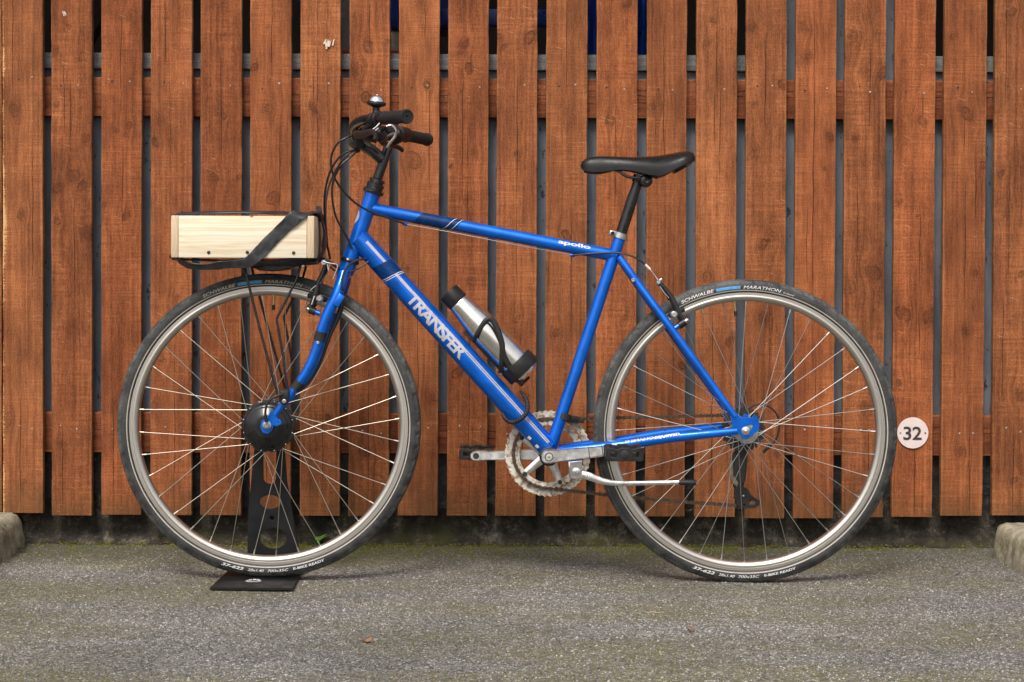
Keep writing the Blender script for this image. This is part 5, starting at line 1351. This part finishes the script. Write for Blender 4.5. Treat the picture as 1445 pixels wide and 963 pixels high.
# ------------------------------------------------------------------ wooden crate on the rack
CY0, CY1 = -.135, .135
c0, c1 = P(241, 363.8, CY0), P(443.5, 305, CY0)
CRT = empty('wooden_crate', ((c0.x + c1.x) / 2, 0, c0.z)); tag(CRT, 'shallow pale pine crate strapped on the front rack', 'crate')
zt, zb_ = c1.z, c0.z; tk = M(10.5, CY0)
for x in (c0.x, c1.x - tk): part('end_board', MB().box((x, CY0, zb_), (x + tk, CY1, zt), .0025), 'pine_end', CRT)
for y0, y1 in ((CY0 + .0006, CY0 + .017), (CY1 - .017, CY1 - .0006)): part('side_board', MB().box((c0.x + tk + .0003, y0, zb_ + .0004), (c1.x - tk - .0003, y1, zt - .0005), .0012), 'pine', CRT)
part('bottom_board', MB().box((c0.x + tk + .001, CY0 + .0175, zb_ + .001), (c1.x - tk - .001, CY1 - .0175, zb_ + .010)), 'pine', CRT)
for x, z in ((294.5, 356.5), (349, 356.5), (414.5, 357.3)):
    part('screw', MB().lathe([(.0001, -.0012), (.0012, -.0012), (.0016, -.0020), (.0036, -.0018), (.0040, .002)], P(x, z, CY0 + .0006), (0, 1, 0), 16), 'grime', CRT)

# ------------------------------------------------------------------ rubber strap round the crate
def ribbon(pts, wd, w, t, n=8):
    """flat band: centre line, direction across the band, widths, thickness"""
    P_ = [Vector(p) for p in pts]; W_ = list(w); D_ = [Vector(d) for d in wd]
    out, wo = catmull(P_, W_, n); dd = []
    for i in range(len(out)):
        f = i / n; k = min(int(f), len(D_) - 2); dd.append(D_[k].lerp(D_[k + 1], f - k))
    rg = []
    for i, p in enumerate(out):
        tg = (out[min(i + 1, len(out) - 1)] - out[max(i - 1, 0)]).normalized(); d = (dd[i] - tg * dd[i].dot(tg)).normalized(); nn = tg.cross(d)
        ww = wo[i] * (1 + .10 * mnoise.noise(Vector((i * .21, 3, 1)))); cr = [mnoise.noise(Vector((i * .17, q * 2.3, 5))) * .9 for q in range(12)]; prof = [(-1, 0), (-.92, .8), (-.55, .55), (0, .95), (.5, .6), (.92, .9), (1, 0), (.92, -.9), (.5, -.8), (0, -.9), (-.55, -.8), (-.92, -.8)]
        rg.append([p + d * (a * ww / 2) + nn * (b * t / 2) for (a, b), e in [((a_, b_ + cr[k_] * (0 if abs(a_) > .95 else 1)), 0) for k_, (a_, b_) in enumerate(prof)]])
    return MB().loft(rg)
yf = CY0 - .0032
SM = MB()
up = Vector((0, 0, 1)); acr = (P(420, 320, 0) - P(395, 300, 0)).normalized(); acr.y = 0
acr = Vector((.72, 0, -.69))
# diagonal band across the front, over the top right corner, and under the crate at the left
SM.add(*(lambda r: (r.v, r.f))(ribbon([P(455, 352, -.03), P(458, 330, -.02), P(455, 309, -.03), P(445, 301.5, -.055), P(434, 300.5, -.10), P(425, 302, yf + .008), P(416, 307, yf - .003), P(400, 322, yf), P(378, 344, yf), P(362, 361, yf), P(348, 371, yf + .004), P(330, 373, yf + .006), P(312, 374.5, yf + .002), P(290, 377, yf + .006), P(266, 374.5, yf + .02), P(250, 367, yf + .05), P(248, 364.5, -.02), P(250, 364.2, .05)],
    [(0, 1, 0), (0, 1, 0), (.1, 1, 0), (.5, .85, 0), (.85, .5, 0), (.95, .1, -.25), acr, acr, acr, (.6, 0, -.8), (.3, .2, -.9), (.05, .35, -.93), (.0, .35, -.93), (0, .5, -.85), (0, .7, -.7), (0, 1, -.3), (0, 1, 0), (0, 1, 0)],
    [.040, .042, .042, .040, .036, .034, .031, .029, .029, .029, .024, .018, .019, .016, .020, .028, .030, .030], .0030)))
# strand along the top rim and down the right end
SM.add(*(lambda r: (r.v, r.f))(ribbon([P(252, 304, .08), P(250, 303.6, .02), P(254, 303, -.06), P(290, 301.2, -.10), P(340, 299.8, -.12), P(390, 300.4, -.11), P(430, 302.5, -.08), P(447, 303.5, -.05), P(456, 316, -.03), P(459, 335, -.02), P(456, 355, -.03), P(446, 366.5, -.05), P(420, 368.5, -.09), P(390, 369.5, -.11), P(355, 369, -.10), P(300, 368, -.05), P(248, 366, .0)],
    [(0, 1, 0)] + [(0, 1, .12)] * 6 + [(0, 1, 0)] * 4 + [(0, .95, -.3)] * 4 + [(0, 1, 0)] * 2, [.030, .030, .032, .034, .034, .032, .034, .040, .046, .048, .044, .036, .030, .028, .028, .028, .028], .0050)))
STP = link_mesh('strap', SM, 'strap', None, 40); tag(STP, 'flat black rubber inner-tube strap wound round the pine crate', 'strap')

# ------------------------------------------------------------------ wheel stand
SDR = empty('wheel_stand', (FH.x, 0, 0)); tag(SDR, 'black steel plate stand under and behind the front wheel', 'stand')
def gp(px, py):
    lo, hi = -1.5, 0.6
    for _ in range(50):
        mid = (lo + hi) / 2
        if P(px, py, mid).z > 0.006: lo = mid
        else: hi = mid
    return P(px, py, mid)
b0, b1 = gp(296, 829.5), gp(413, 830.5); yb = .085
bm_ = MB(); top = .0060
out = [(b0.x, b0.y), (b1.x, b1.y), (P(420, 811, 0).x, yb), (P(318, 809, 0).x - .006, yb)]
bm_.add([(x, y, z) for z in (.0015, top) for x, y in out], [(3, 2, 1, 0), (4, 5, 6, 7)] + [(k, (k + 1) % 4, 4 + (k + 1) % 4, 4 + k) for k in range(4)])
part('base_plate', bm_, 'stand', SDR, None, 20)
f = lambda l, y=.075: [(P(a, b, y).x, P(a, b, y).z) for a, b in l]
outl = [(349, 808), (350, 780), (351, 720), (354, 690), (357, 655), (360, 628), (372, 628), (371.5, 655), (371.5, 676), (374, 681), (381, 684), (387, 682), (390, 676), (390, 655), (390.5, 628), (401, 628), (403, 655), (405, 680), (411, 715), (417, 750), (424, 785), (428, 808)]
part('upright', MB().plate([f(outl), f([(381.5 + 15.3 * math.cos(a), 708.5 + 10 * math.sin(a)) for a in [2 * math.pi * k / 28 for k in range(28)]]), f(circ(384, 731, 3.6, 14)), f([(386 + 19.5 * math.cos(a), 759.5 + 15 * math.sin(a)) for a in [2 * math.pi * k / 32 for k in range(32)]])], .072, .078, .0006), 'stand', SDR, 'black upright plate with round holes', 30)
lc = gp(357.5, 820.5); lz = top + .0005
def flat_at(mb, ox, oy): return mb.map(lambda v: Vector((lc.x + ox + v.x, lc.y + oy + v.y, lz)))
arcv = MB(); n = 24
arcv.add([(.0175 * math.cos(math.pi * k / n) * s, .032 * math.sin(math.pi * k / n) * s ** 2, 0) for s in (1.0, .70) for k in range(n + 1)], [(k, k + 1, n + 2 + k, n + 1 + k) for k in range(n) if k % 5 != 4])
part('logo', flat_at(arcv, 0, -.004), 'white_print', SDR, 'white arched logo')
part('logo', flat_at(quad_flat(.024, .013, 6, 2), -.012, -.012), 'white_print', SDR)
part('logo', flat_at(text_flat('CYCLE', .021, .009, .02), -.0105, -.010).map(lambda v: v + Vector((0, 0, .0004))), 'stand', SDR)
